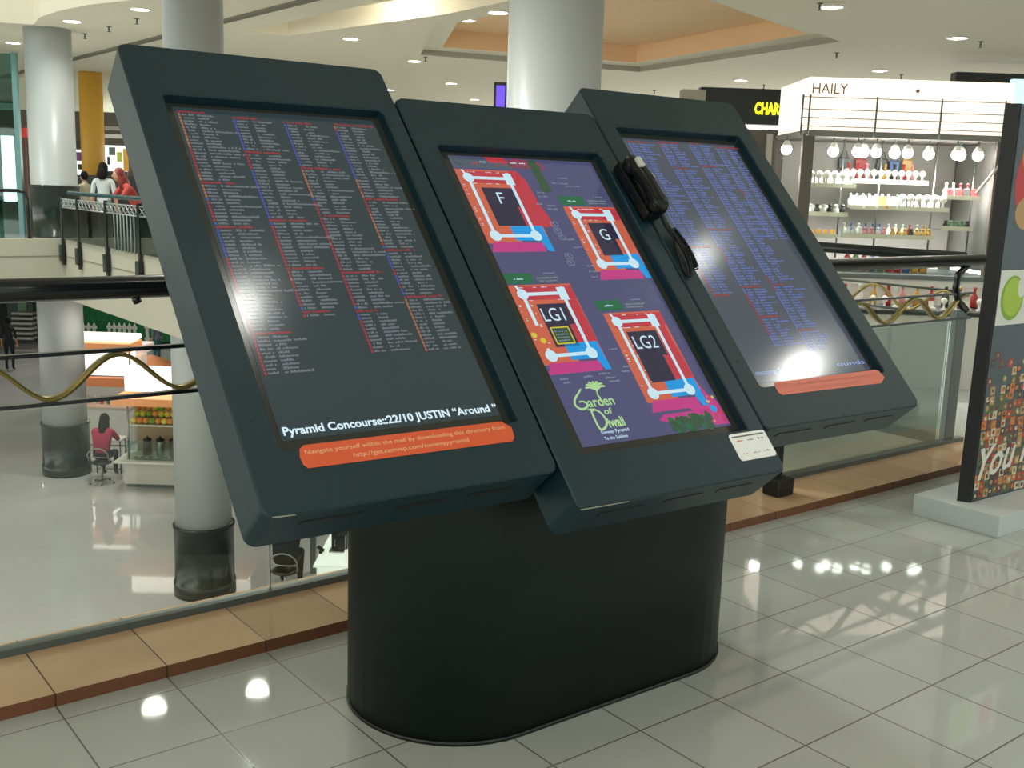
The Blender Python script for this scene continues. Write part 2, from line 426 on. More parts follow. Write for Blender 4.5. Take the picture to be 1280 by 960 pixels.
# sprinkler heads
def sprinkler(u, v, lb):
    p = atz(u, v, CEIL); o = thing('sprinkler_head', (p.x, p.y, CEIL), lb, 'sprinkler', 'ceiling sprinklers')
    b = MB(); b.lathe(p, [(.05, 0), (.05, -.01), (.018, -.015), (.018, -.07), (.012, -.09)], M_greymetal, 12); b.build('body', o)
    b = MB(); b.lathe((p.x, p.y, p.z-.1), [(.004, .01), (.04, 0), (.04, -.006), (.004, -.01)], M_greymetal, 12); b.build('deflector', o)
for u, v, lb in [(1226, 52, 'sprinkler right of the ceiling light over the booth'), (1025, 4, 'sprinkler left of the largest ceiling light'),
                 (955, 106, 'sprinkler right of the small light above the black shopfront'), (1127, 93, 'sprinkler above the bright booth header'),
                 (532, 71, 'sprinkler beside the ceiling light above the screens'), (171, 23, 'sprinkler right of the left ceiling lights'),
                 (136, 33, 'sprinkler in the middle of the left soffit'), (106, 42, 'sprinkler nearest the left far column top'),
                 (1046, 66, 'sprinkler beyond the tip of the peach recess'), (818, 113, 'sprinkler above the right screen corner')]:
    sprinkler(u, v, lb)

# ================================================================== DIRECTORY KIOSK
FA = Vector((.9992, -.0389, 0)).normalized(); FB = Vector((.0263, .6761, .7363)); FN = FA.cross(FB).normalized(); FB = FN.cross(FA).normalized()
FO = Vector((1.5997, -.6272, 1.2866))
def K(u, v, dn=0.0): return FO + FA*u + FB*v + FN*dn
kiosk = thing('directory_kiosk', (1.67, -.47, 0), 'large black mall directory kiosk with three tilted portrait screens on an oval pedestal', 'information kiosk')
# pedestal
PT = 0.15
ring0 = []; NS = 20
for i in range(NS+1):
    a = -PI/2 - PI*i/NS; ring0.append((1.325+.325*math.cos(a), -.475+.325*math.sin(a)))
for i in range(NS+1):
    a = PI/2 - PI*i/NS; ring0.append((2.0+.325*math.cos(a), -.485+.325*math.sin(a)))
def backz(x, y, d):
    o_ = FO+FN*(-d); return o_.z + (-(FN.x*(x-o_.x)+FN.y*(y-o_.y)))/FN.z
b = MB()
b.loft([[Vector((x, y, 0)) for x, y in ring0], [Vector((x, y, backz(x, y, PT))) for x, y in ring0]], M_ped)
b.build('pedestal', kiosk)
b = MB(); b.loft([[Vector((1.66+(x-1.66)*1.006, -.48+(y+.48)*1.012, 0.0)) for x, y in ring0], [Vector((1.66+(x-1.66)*1.006, -.48+(y+.48)*1.012, .012)) for x, y in ring0]], M_dark); b.build('base_seal', kiosk)

H = {'L': (-1.1183, -.3647, -.6188, .7386, 0), 'M': (-.358, .3891, -.7281, .6277, 0), 'R': (.3935, 1.1427, -.5955, .753, 0)}
OPN = {'L': (-1.040, -.418, -.470, .568), 'M': (-.283, .328, -.585, .450), 'R': (.466, 1.066, -.458, .580)}
ACT = {'L': (-1.014, -.440, -.432, .556), 'M': (-.238, .305, -.552, .438), 'R': (.500, 1.050, -.428, .560)}
DTH = .148
M_edge = mat('pale edge grey', (150, 150, 138), .4)
M_boxside = mat('housing side paint', (50, 54, 46), .4)
def em(name, rgb, es=1.0):
    return mat(name, tuple(int(c*.2) for c in rgb), 0.13, emit=rgb, es=es*.74, spec=0.5)
E_L = em('left display glow', (52, 66, 70), .8)
E_M = em('map display glow', (82, 84, 122), .85)
E_R = em('right display glow', (76, 84, 96), .85)
E_txt = em('grey white display text', (128, 134, 142), .8)
E_txtb = em('blue display text', (100, 120, 196), .9)
E_red = em('red display text', (180, 56, 66), .7)
E_org = em('orange display text', (190, 120, 90), .7)
E_blu = em('blue display mark', (80, 92, 190), .7)
E_white = em('bright display white', (215, 240, 250), 1.0)
housings = {}
for k, nm in (('L', 'dark housing of the left listing screen'), ('M', 'dark housing of the middle map screen, set lowest'), ('R', 'dark housing of the right listing screen')):
    x0, x1, y0, y1, _ = H[k]; o0, o1, p0, p1 = OPN[k]
    b = MB(); n = 5; c = .004
    loops = [(rrect(x0+.01, x1-.01, y0+.01, y1-.01, .02, n), -DTH), (rrect(x0, x1, y0, y1, .026, n), -DTH+.01), (rrect(x0, x1, y0, y1, .026, n), -c), (rrect(x0+c, x1-c, y0+c, y1-c, .024, n), 0.0),
             (rrect(o0-.003, o1+.003, p0-.003, p1+.003, .017, n), 0.0), (rrect(o0, o1, p0, p1, .014, n), -.004), (rrect(o0, o1, p0, p1, .014, n), -.034)]
    rings = [[K(u, v, d) for u, v in L_] for L_, d in loops]
    b.loft(rings, M_paint, True, False, smooth=False)
    # rear and side faces use the side paint
    hs = b.build('display_housing', kiosk); hs['label'] = nm; housings[k] = hs
    b = MB(); b.poly([K(u, v, -.032) for u, v in rrect(o0-.001, o1+.001, p0-.001, p1+.001, .012, n)], M_glassmargin); b.build('screen_glass', hs)
    a0, a1, q0, q1 = ACT[k]
    b = MB(); b.poly([K(a0, q0, -.0312), K(a1, q0, -.0312), K(a1, q1, -.0312), K(a0, q1, -.0312)], {'L': E_L, 'M': E_M, 'R': E_R}[k]); b.build('display_area', hs)
    # vent slots under the lower edge
    w = (x1-x0)
    for f0, f1 in ((.12, .32), (.42, .6), (.68, .86)):
        b = MB(); cc = K(x0+w*(f0+f1)/2, y0-.0005, -.05)
        Mx = Matrix((FA, FB, FN)).transposed().to_4x4()
        b.box(cc, (w*(f1-f0), .003, .014), M_dark, mx=Mx); b.build('vent_slot', hs)
def screw(hk, u, v):
    b = MB(); c0 = K(u, v, .0004); b.loft([[c0+FA*(.005*math.cos(2*PI*i/10))+FB*(.005*math.sin(2*PI*i/10)) for i in range(10)], [c0+FN*.001+FA*(.004*math.cos(2*PI*i/10))+FB*(.004*math.sin(2*PI*i/10)) for i in range(10)]], M_dark, True, True, False)
    b.build('screw', housings[hk])
for hk, u, v in (('L', -1.083, -.39), ('L', -1.02, .66), ('M', -.32, -.55), ('M', -.11, .54), ('R', .43, -.366), ('R', .75, -.585)): screw(hk, u, v)
# thin pale strips along the lower corners
for hk, u0, u1 in (('M', -.352, -.20), ('L', -1.10, -1.05)):
    y0 = H[hk][2]; b = MB(); b.tube([K(u0, y0+.002, -.002), K(u1, y0-.0005, -.002)], .0016, M_edge, 6); b.build('pale_edge', housings[hk])

def quadP(b, u0, u1, v0, v1, m, d): b.poly([K(u0, v0, d), K(u1, v0, d), K(u1, v1, d), K(u0, v1, d)], m)
def glyphs(b, u, v, n, h, w, m, d):
    """a run of n letter-sized strokes"""
    for i in range(n):
        if random.random() < .1: continue
        hh = h*random.choice((.6, .7, 1.0, .75)); x = u+i*w
        quadP(b, x, x+w*.72, v, v+hh, m, d)
def listing(hk, cols, txt, seed, chipm):
    random.seed(seed)
    for ci, (u0, un, top, bot, wmax) in enumerate(cols):
        lasth = 0; b = MB(); v = top; i = 0; chip = random.choice(chipm)
        while v > bot:
            head = (i == 0) or (i - lasth > 9 and random.random() < .07)
            if random.random() < .18: chip = random.choice(chipm)
            if head:
                lasth = i
                glyphs(b, u0, v-.0075, random.randint(12, 24), .0075, .0052, E_red, -.0306)
            else:
                quadP(b, u0, u0+.0055, v-.0085, v, chip, -.0308)
                glyphs(b, u0+.009, v-.007, random.randint(6, 7), .0068, .0045, txt, -.0306)
                nn = random.randint(min(6, int(wmax/.0048)-1), int(wmax/.0048))
                if random.random() < .65: nn = min(nn, random.randint(6, 12))
                glyphs(b, un, v-.007, nn, .0068, .0048, txt, -.0306)
            v -= .0108; i += 1
        b.build('listing_column', housings[hk])
listing('L', [(-1.004, -.955, .545, -.255, .11), (-.862, -.808, .535, -.110, .12), (-.722, -.668, .53, -.222, .11), (-.574, -.520, .535, -.226, .10)], E_txt, 3, [E_red, E_org, E_red, E_blu, E_red])
listing('R', [(.521, .568, .548, -.10, .09), (.666, .716, .555, -.30, .09), (.812, .864, .56, -.333, .11), (.943, 1.0, .55, .12, .05)], E_txtb, 5, [E_txtb, E_txtb, E_red, E_txtb, E_txtb])
def put_text(parent, name, s, u, v, width, height, m, d, shear=0.0, off=0.0, label=None, b=None, rot=0.0):
    vs, fs = text_geo(s, 1.0, shear=shear, off=off)
    x0 = min(p.x for p in vs); x1 = max(p.x for p in vs); y0 = min(p.y for p in vs if True); y1 = max(p.y for p in vs)
    kx = width/(x1-x0); ky = height/.73
    own = b is None
    if own: b = MB()
    ca, sa = math.cos(rot), math.sin(rot)
    b.addmesh([K(u+(p.x-x0)*kx*ca-p.y*ky*sa, v+(p.x-x0)*kx*sa+p.y*ky*ca, d) for p in vs], fs, m)
    if own:
        o = b.build(name, parent, norm=False)
        if label: o['label'] = label
        return o
put_text(housings['L'], 'ticker_text', 'Pyramid Concourse::22/10 JUSTIN \u201cAround \u201d', -1.006, -.4185, .565, .021, E_white, -.0305, off=.028, label='bright white running text line')
put_text(housings['R'], 'ticker_text', 'mazing Se', .515, -.402, .13, .018, em('pale ticker text', (150, 175, 235), .9), -.0305, label='pale blue running text line')
put_text(housings['R'], 'ticker_text', 'ounds', .90, -.402, .14, .016, em('pale ticker text', (150, 175, 235), .9), -.0305, label='pale blue running text line, right end')
# orange stickers
M_stk = mat('orange sticker', (226, 92, 52), .45)
M_stk2 = mat('faded orange sticker', (214, 100, 74), .35)
M_stkt = mat('sticker lettering', (246, 190, 150), .5)
def sticker(hk, pts, m, lines, lm):
    b = MB(); b.loft([[K(u, v, .0004) for u, v in pts], [K(u, v, .0014) for u, v in pts]], m, True, True, False)
    s = b.build('orange_sticker', housings[hk])
    b = MB()
    for t_, u, v, w, h in lines: put_text(None, '', t_, u, v, w, h, lm, .0018, b=b, off=.004)
    b.build('sticker_lettering', s, norm=False)
sticker('L', [(-.992, -.520), (-.462, -.523), (-.452, -.513), (-.448, -.485), (-.470, -.466), (-.985, -.464), (-.997, -.472), (-1.002, -.49), (-1.000, -.510)],
        M_stk, [('Navigate yourself within the mall by downloading this directory from', -.988, -.487, .52, .011), ('http://get.convep.com/sunwaypyramid', -.880, -.508, .30, .011)], M_stkt)
sticker('R', [(.535, -.494), (1.010, -.498), (1.045, -.478), (1.035, -.452), (1.02, -.447), (.530, -.449), (.524, -.462), (.524, -.484)],
        M_stk2, [('Navigate yourself within the mall by downloading this directory from', .534, -.468, .49, .009), ('http://get.convep.com/sunwaypyramid', .63, -.486, .29, .009)], mat('faded lettering', (206, 120, 100), .5))
# white notice on the middle housing (codes left out)
M_notice = mat('white notice sheet', (245, 245, 245), .5)
b = MB(); rr = rrect(.236, .382, -.678, -.594, .010, 4)
b.loft([[K(u, v, .0004) for u, v in rr], [K(u, v, .0012) for u, v in rr]], M_notice, True, True, False)
nt_ = b.build('white_notice', housings['M']); nt_['label'] = 'white rounded notice sheet'
b = MB(); mg = mat('notice print grey', (110, 112, 108), .6); mr_ = mat('notice print red', (200, 96, 90), .6)
quadP(b, .245, .373, -.6065, -.602, mg, .0015)
for i, m_ in enumerate((mr_, mg, mg)):
    glyphs(b, .256+i*.042, -.620, 5, .005, .005, m_, .0015); glyphs(b, .256+i*.042, -.660, 5, .004, .005, m_, .0015)
b.build('notice_print', nt_, norm=False)

# ---- map graphics on the middle screen
m_or = em('map orange', (216, 106, 80), .8); m_rd = em('map red', (202, 62, 78), .8); m_bl = em('map blue', (24, 150, 222), .95)
m_pk = em('map pink', (200, 62, 140), .85); m_wh = em('map white', (196, 226, 238), 1.0); m_dk = em('map dark core', (66, 62, 92), .5)
m_gr = em('map green', (38, 112, 76), .8); m_gd = em('map foliage green', (62, 96, 70), .7); m_ye = em('map yellow', (215, 200, 60), .9)
m_gy = em('map grey text', (140, 150, 175), .8); m_lg = em('logo green', (172, 214, 150), .95); m_tl = em('map slate', (98, 110, 130), .6)
def pp(b, pts, m, d): b.poly([K(u, v, d) for u, v in pts], m)
def line(b, p, q, w, m, d):
    p = Vector(p); q = Vector(q); n = Vector((-(q-p).y, (q-p).x)).normalized()*w/2
    pp(b, [p+n, q+n, q-n, p-n], m, d)
def disc(b, c, r, m, d, n=18): pp(b, [(c[0]+r*math.cos(2*PI*i/n), c[1]+r*math.sin(2*PI*i/n)) for i in range(n)], m, d)
D1, D2, D3, D4, D5 = -.0310, -.0308, -.0306, -.0304, -.0302
def floormap(x0, x1, y0, y1, txt, tw, core, redright, name, cut=None):
    """x0..x1, y0..y1 outline of one floor plan"""
    b = MB()
    pp(b, [(x0, y0+.055), (x1, y0+.055), (x1, y1), (x0, y1)], m_or, D1)
    pp(b, [(x0+.02, y1-.052), (x1, y1-.052), (x1, y1-.006), (x0+.02, y1-.006)], m_rd, D2)
    if redright: pp(b, redright, m_rd, D2)
    pp(b, [(x0, y0+.03), (x0+.12, y0+.03), (x0+.12, y0+.06), (x0, y0+.06)], m_or, D1)
    pp(b, [(x0, y0), (x1-.03, y0), (x1-.03, y0+.032), (x0+.02, y0+.036)], m_pk, D2)
    pp(b, [(x1-.12, y0+.04), (x1-.035, y0+.04), (x1-.022, y0+.002), (x1, y0), (x1-.005, y0+.095), (x1-.12, y0+.093)], m_bl, D3)
    cx0, cx1, cy0, cy1 = core
    pp(b, [(cx0, cy0), (cx1-.02, cy0), (cx1-.02, (cy0+cy1)/2), (cx1, (cy0+cy1)/2), (cx1, cy1), (cx0, cy1)], m_dk, D3)
    wx0, wx1, wy0, wy1 = x0+.036, x1-.042, y0+.058, y1-.032
    w = .011
    line(b, (wx0, wy1), (wx1, wy1), w, m_wh, D4); line(b, (wx0, wy0), (wx1, wy0), w, m_wh, D4)
    if cut: line(b, (wx0, wy1), (wx0, cut[1]), w, m_wh, D4); line(b, (wx0, cut[0]), (wx0, wy0), w, m_wh, D4)
    else: line(b, (wx0, wy1), (wx0, wy0), w, m_wh, D4)
    line(b, (wx1, wy1), (wx1, wy0), w, m_wh, D4)
    disc(b, (wx0, wy1), .018, m_wh, D5); disc(b, (wx0, wy0), .019, m_wh, D5); disc(b, (wx1, wy0), .019, m_wh, D5)
    pp(b, [(wx1-.015, wy1-.024), (wx1+.015, wy1-.024), (wx1+.015, wy1+.02), (wx1-.015, wy1+.02)], m_wh, D5)
    line(b, (wx0-.012, wy1+.03), (wx0, wy1), .008, m_wh, D4)
    for i in range(14):   # tiny shop numbers
        glyphs(b, x0+.03+random.random()*(x1-x0-.07), y1-.011-random.choice((0, .044)), 3, .003, .004, m_wh, D4)
        glyphs(b, random.choice((x0+.006, x0+.046)), y0+.08+random.random()*(y1-y0-.14), 2, .003, .004, m_wh, D4)
    tx0, ty0, th = txt
    put_text(None, '', tw, tx0, ty0, {'F': .022, 'G': .034, 'LG1': .074, 'LG2': .084}[tw], th, m_wh, D5, b=b)
    return b.build(name, housings['M'], norm=False)
random.seed(11)
floormap(-.237, -.016, .078, .385, (-.130, .255, .046), 'F', (-.173, -.054, .172, .316), [(-.016, .386), (.004, .35), (.012, .25), (.026, .2), (.02, .17), (-.075, .17), (-.075, .24), (-.05, .25), (-.05, .316), (-.05, .386)], 'floor_map')
floormap(.098, .303, -.029, .250, (.187, .120, .045), 'G', (.16, .258, .06, .186), None, 'floor_map')
floormap(-.239, -.022, -.332, -.038, (-.169, -.163, .046), 'LG1', (-.173, -.072, -.248, -.105), [(-.026, -.07), (-.022, -.3), (-.05, -.25), (-.10, -.25), (-.095, -.15), (-.066, -.15), (-.05, -.07)], 'floor_map', cut=(-.25, -.175))
floormap(.044, .262, -.480, -.147, (.105, -.275, .046), 'LG2', (.095, .208, -.388, -.215), [(.25, -.18), (.262, -.40), (.165, -.385), (.165, -.31), (.21, -.3), (.215, -.18)], 'floor_map')
# header flags, side notes, planting
HM = housings['M']
for u, v in ((.097, .256), (-.238, -.034), (.034, -.138)):
    b = MB(); pp(b, [(u, v), (u+.095, v), (u+.095, v+.036), (u, v+.036)], m_gr, D1); glyphs(b, u+.03, v+.014, 7, .006, .0045, m_wh, D3); b.build('map_flag', HM, norm=False)
    b = MB(); pp(b, [(u+.105, v+.002), (u+.19, v+.002), (u+.19, v+.028), (u+.105, v+.028)], m_tl, D1)
    glyphs(b, u+.11, v+.016, 15, .006, .005, m_gy, D3); glyphs(b, u+.11, v+.006, 14, .005, .005, m_gy, D3); glyphs(b, u+.14, v+.032, 8, .005, .005, m_gy, D3); b.build('map_lettering', HM, norm=False)
b = MB(); pp(b, [(-.238, .392), (-.02, .392), (-.02, .42), (-.238, .437)], m_tl, D1)
pp(b, [(-.10, .415), (-.03, .415), (-.04, .437), (-.11, .437)], m_rd, D2); pp(b, [(-.03, .40), (.10, .395), (.09, .425), (.0, .437), (-.03, .43)], em('map mauve red', (150, 66, 92), .8), D2)
for i in range(14): glyphs(b, -.23+random.random()*.3, .40+random.random()*.03, 4, .006, .006, random.choice((m_wh, m_gd, m_rd)), D3)
b.build('map_banner', HM, norm=False)
b = MB(); pp(b, [(.05, .30), (.085, .31), (.075, .435), (.045, .43)], m_gd, D3)
for i in range(16): disc(b, (.05+.03*random.random(), .31+.12*random.random()), .006+.008*random.random(), m_gd, D3+.00001*i, 7)
b.build('map_tree_picture', HM, norm=False)
b = MB()
for u, v, n in ((.10, .34, 14), (.13, .362, 9), (.15, .33, 12), (.02, .30, 8), (.02, .285, 8), (.0, .255, 5), (.04, .25, 7), (.035, .235, 8), (.05, .12, 6), (.06, .09, 7), (.075, .02, 6), (.07, .0, 7), (.07, -.02, 5),
                (-.21, -.35, 7), (-.205, -.362, 5), (-.13, -.35, 7), (-.075, -.345, 9), (-.06, -.36, 8), (-.05, -.372, 8), (.0, -.27, 7), (.02, -.33, 7), (.01, -.345, 6)):
    glyphs(b, u, v, n, .006, .0046, m_gy, D3)
for i in range(9): glyphs(b, .275, -.15-.012*i, 5, .006, .005, m_tl, D3)
b.build('map_lettering', HM, norm=False)
for u, v in ((.03, .18), (.03, .155), (.035, .13), (.02, .035), (.025, .06)):
    b = MB(); L_ = rrect(u-.012, u+.012, v-.009, v+.009, .004, 2)
    for p, q in zip(L_, L_[1:]+L_[:1]): line(b, p, q, .002, m_gy, D3)
    disc(b, (u-.003, v+.003), .003, m_gy, D4, 8); line(b, (u-.003, v), (u+.004, v-.006), .002, m_gy, D4); b.build('map_icon', HM, norm=False)
b = MB(); box4 = [(-.163, -.238), (-.103, -.238), (-.103, -.185), (-.163, -.185)]
pp(b, box4, m_gd, D4)
for p, q in zip(box4, box4[1:]+box4[:1]): line(b, p, q, .004, m_ye, D5)
for i in range(4): glyphs(b, -.155, -.2-.010*i, 9, .005, .005, m_gy, D5)
b.build('map_note_box', HM, norm=False)
for c_ in ((-.228, -.205), (-.206, -.224)):
    b = MB(); disc(b, c_, .009, m_ye, D5); b.build('map_dot', HM, norm=False)
b = MB(); pp(b, [(.262, -.40), (.275, -.44), (.300, -.47), (.303, -.545), (.25, -.543), (.214, -.50), (.18, -.48), (.262, -.478)], m_pk, D1)
pp(b, [(.055, -.505), (.08, -.49), (.26, -.49), (.24, -.505), (.074, -.515)], m_pk, D1)
disc(b, (.272, -.492), .012, m_bl, D4)
for i in range(60):
    a = random.random(); u = .085+.155*a; v = -.548+.045*random.random(); disc(b, (u, v), .005+.008*random.random(), random.choice((m_gd, m_gd, m_gr, m_ye if i % 9 == 0 else m_gd)), D2+.00001*i, 7)
for i in range(26): disc(b, (.25+.05*random.random(), -.54+.09*random.random()), .003+.004*random.random(), random.choice((m_rd, m_pk, m_ye, m_rd)), D3+.00001*i, 6)
b.build('map_garden_picture', HM, norm=False)
# logo
b = MB()
def stroke(pts, w, m=m_lg, d=D4):
    ps = []
    n = len(pts)
    for i in range(n-1):
        p0 = Vector(pts[max(0, i-1)]); p1 = Vector(pts[i]); p2 = Vector(pts[i+1]); p3 = Vector(pts[min(n-1, i+2)])
        for k in range(6):
            t = k/6; ps.append(.5*((2*p1)+(p2-p0)*t+(2*p0-5*p1+4*p2-p3)*t*t+(3*p1-p0-3*p2+p3)*t**3))
    ps.append(Vector(pts[-1]))
    for i, (p, q) in enumerate(zip(ps, ps[1:])):
        if (q-p).length > 1e-6: line(b, p, q, w*(.6+.4*math.sin(PI*(i+1)/len(ps))), m, d); disc(b, q, w*.35, m, d+.00001, 7)
stroke([(-.158, -.383), (-.175, -.397), (-.193, -.412), (-.200, -.430), (-.187, -.443), (-.168, -.44), (-.160, -.43), (-.170, -.421), (-.182, -.421)], .007)
put_text(None, '', 'arden', -.158, -.440, .09, .030, m_lg, D4, b=b, off=.02)
for i in range(7):
    a = PI*(.05+.15*i); stroke([(-.108, -.392), (-.108+.018*math.cos(a), -.384+.016*math.sin(a)), (-.108+.033*math.cos(a), -.385+.020*math.sin(a))], .007)
stroke([(-.108, -.392), (-.112, -.41), (-.105, -.43)], .005)
stroke([(-.160, -.449), (-.150, -.452), (-.158, -.452), (-.158, -.504), (-.142, -.507), (-.125, -.49), (-.128, -.465), (-.145, -.449), (-.165, -.447)], .007)
put_text(None, '', 'of', -.118, -.466, .028, .018, m_lg, D4, b=b, off=.02)
put_text(None, '', 'iwali', -.122, -.506, .056, .030, m_lg, D4, b=b, off=.03)
put_text(None, '', 'Sunway Pyramid', -.160, -.523, .096, .011, m_wh, D4, b=b, off=.01)
put_text(None, '', 'To the Sublime', -.158, -.541, .080, .010, m_wh, D4, b=b, off=.01)
lg = b.build('festival_logo', housings['M'], norm=False); lg['label'] = 'pale green curly festival lettering'

# ---- cradle on kiosk and telephone handset
Mx3 = Matrix((FA, FB, FN)).transposed().to_4x4()
def KM(u, v, d): return Matrix.Translation(K(u, v, d)) @ Mx3
b = MB()
def kbox(b, u, v, d, su, sv, sd, m, rot=0.0, bev=.004):
    b.box(K(u, v, d), (su, sv, sd), m, mx=Mx3 @ Matrix.Rotation(rot, 4, 'Z'), bev=bev)
kbox(b, .380, .275, .022, .070, .215, .042, M_blackpl, 0.04, .010)
kbox(b, .375, .340, .045, .05, .03, .02, M_blackpl, 0.05, .005); kbox(b, .380, .205, .045, .05, .03, .02, M_blackpl, 0.05, .005)
cr = b.build('handset_cradle', kiosk); cr['label'] = 'black plastic telephone cradle'
hset = thing('telephone_handset', K(.37, .26, .05), 'black telephone handset hanging in a cradle between the middle and right screens', 'telephone handset')
b = MB(); pts = []; rs = []
N_ = 16; rings = []
for i in range(N_+1):
    t = i/N_; s_ = -.112+.224*t
    hgt = .066+.010*math.cos((t-.5)*PI*1.0)
    wd = (.025+.006*math.exp(-((t-.10)/.13)**2)+.006*math.exp(-((t-.90)/.13)**2)) * math.sqrt(max(.12, 1-(abs(2*t-1))**8))
    th = (.021+.004*math.exp(-((t-.10)/.13)**2)+.004*math.exp(-((t-.90)/.13)**2)) * math.sqrt(max(.12, 1-(abs(2*t-1))**8))
    ring = []
    for k in range(16):
        a = 2*PI*k/16; ca, sa = math.cos(a), math.sin(a)
        sx = abs(ca)**.7*(1 if ca > 0 else -1); sy = abs(sa)**.7*(1 if sa > 0 else -1)
        u = .372+.020*(t-.5)+wd*sx; ring.append(K(u, .262-s_, hgt+th*sy))
    rings.append(ring)
b.loft(rings, M_blackpl); b.build('grip', hset)
for v_, nm in ((.342, 'earpiece'), (.182, 'mouthpiece')):
    b = MB(); mx = Mx3; b.lathe(K(.364 if nm == 'earpiece' else .380, v_, .048), [(.030, 0), (.031, .006), (.030, .022), (.026, .034)], M_blackpl, 24, mx=mx); b.build(nm, hset)
b = MB(); rr = rrect(.350, .372, .306, .344, .006, 3); b.loft([[K(u, v, .085) for u, v in rr], [K(u, v, .1015) for u, v in rr]], mat('grey label tape', (205, 208, 200), .5), True, True, False)
lb_ = b.build('label_patch', hset); lb_['label'] = 'pale grey label patch'
b = MB(); b.tube([K(.384, .280, .0975), K(.388, .258, .0985)], .0022, M_edge, 6); b.build('pale_edge', hset)  # thin pale strip on the grip
# coiled lead, doubled into a hanging loop
b = MB()
path = [(.388, .158, .05), (.405, .13, .03), (.425, .09, .018), (.418, .05, .012), (.408, .0, .010), (.402, -.035, .010), (.408, -.055, .012), (.420, -.05, .014), (.434, -.02, .014), (.440, .02, .016), (.436, .06, .02), (.428, .09, .026), (.410, .13, .03)]
P = [K(*p) for p in path]; cps = []
for i in range(len(P)-1):
    p0 = P[max(0, i-1)]; p1 = P[i]; p2 = P[i+1]; p3 = P[min(len(P)-1, i+2)]
    for k in range(10):
        t = k/10; cps.append(.5*((2*p1)+(p2-p0)*t+(2*p0-5*p1+4*p2-p3)*t*t+(3*p1-p0-3*p2+p3)*t**3))
b.tube(cps, .0055, M_blackpl, 8); b.build('lead', hset)
b = MB(); pts = []
for i in range(200):
    t = i/199; a = t*2*PI*22; c0 = K(.440+.012*math.sin(t*3)+.004*t, .12-.155*t, .022); pts.append(c0+FA*(.008*math.cos(a))+FN*(.008*math.sin(a)))
b.tube(pts, .0022, M_blackpl, 5); b.build('coiled_lead', hset)

# ================================================================== BALUSTRADES
def balustrade_front():
    o = thing('balustrade', (2.5, GY, .04), 'black topped glass balustrade with wavy brass band in front of the void', 'railing')
    b = MB(); b.tube([(-4.5, GY, 1.158), (XR+.12, GY, 1.158)], .036, M_handrail, 20); b.build('handrail', o)
    for z, x1 in ((.963, XR-.2), (.812, XR-.2)):
        b = MB(); b.box(((-4.5+x1)/2, GY, z), (x1+4.5, .022, .012), M_handrail); b.build('rail_bar', o)
    zc, am, per = .888, .062, .405
    for side, (xa, xb) in enumerate(((-3.4, 1.6), (3.3, 5.7))):
        b = MB(); rings = []; n = int((xb-xa)/.0135)
        for i in range(n+1):
            x = xa+(xb-xa)*i/n; ph = 2*PI*(x-.640 if side == 0 else x-4.58)/per*(1 if side == 0 else .74)
            z = zc+am*math.cos(ph); dz = -am*2*PI/per*math.sin(ph); t = Vector((1, 0, dz)).normalized(); nn = Vector((-t.z, 0, t.x))
            c0 = Vector((x, GY, z)); w = .016; th = .0065
            rings.append([c0+nn*th+Vector((0, w, 0)), c0-nn*th+Vector((0, w, 0)), c0-nn*th-Vector((0, w, 0)), c0+nn*th-Vector((0, w, 0))])
        b.loft(rings, M_brass, True, True, True); b.build('wave_band', o)
    for x0, x1 in ((-4.4, -1.6), (-1.58, 1.143), (1.149, 3.78), (3.92, 5.55)):
        b = MB(); b.box(((x0+x1)/2, GY, (.06+.80)/2), (x1-x0, .006, .74), M_glass); b.build('glass_panel', o)
    b = MB(); b.box((1.146, GY, .43), (.004, .007, .74), M_greymetal); b.build('joint_strip', o)
    b = MB(); b.box((.65, GY, .052), (10.3, .045, .024), M_greymetal); b.build('base_channel', o)
    # stanchion with black foot, seen right of the kiosk
    b = MB(); b.box((3.85, .33, .60), (.045, .05, 1.08), M_handrail, bev=.004); b.tube([(3.85, .33, 1.10), (3.85, .36, 1.14), (3.85, GY, 1.15)], .02, M_handrail); b.build('stanchion', o)
    b = MB(); b.box((3.80, .27, .085), (.12, .10, .085), M_dark, bev=.006); b.build('stanchion_foot', o)
    b = MB(); b.box((5.66, GY+.02, .45), (.11, .05, .82), M_greymetal, bev=.006); b.build('end_post', o)
    b = MB(); pts = [(5.70, GY, .86), (5.60, GY, .92), (5.555, GY, 1.0), (5.57, GY, 1.08), (5.66, GY, 1.13)]; b.tube(pts, [.022, .022, .02, .02, .02], M_handrail, 12); b.build('bracket', o)
    b = MB(); b.tube([(.70, GY, 1.13), (.71, GY, 1.108)], .014, M_handrail, 10); b.build('rail_fixing', o)
balustrade_front()
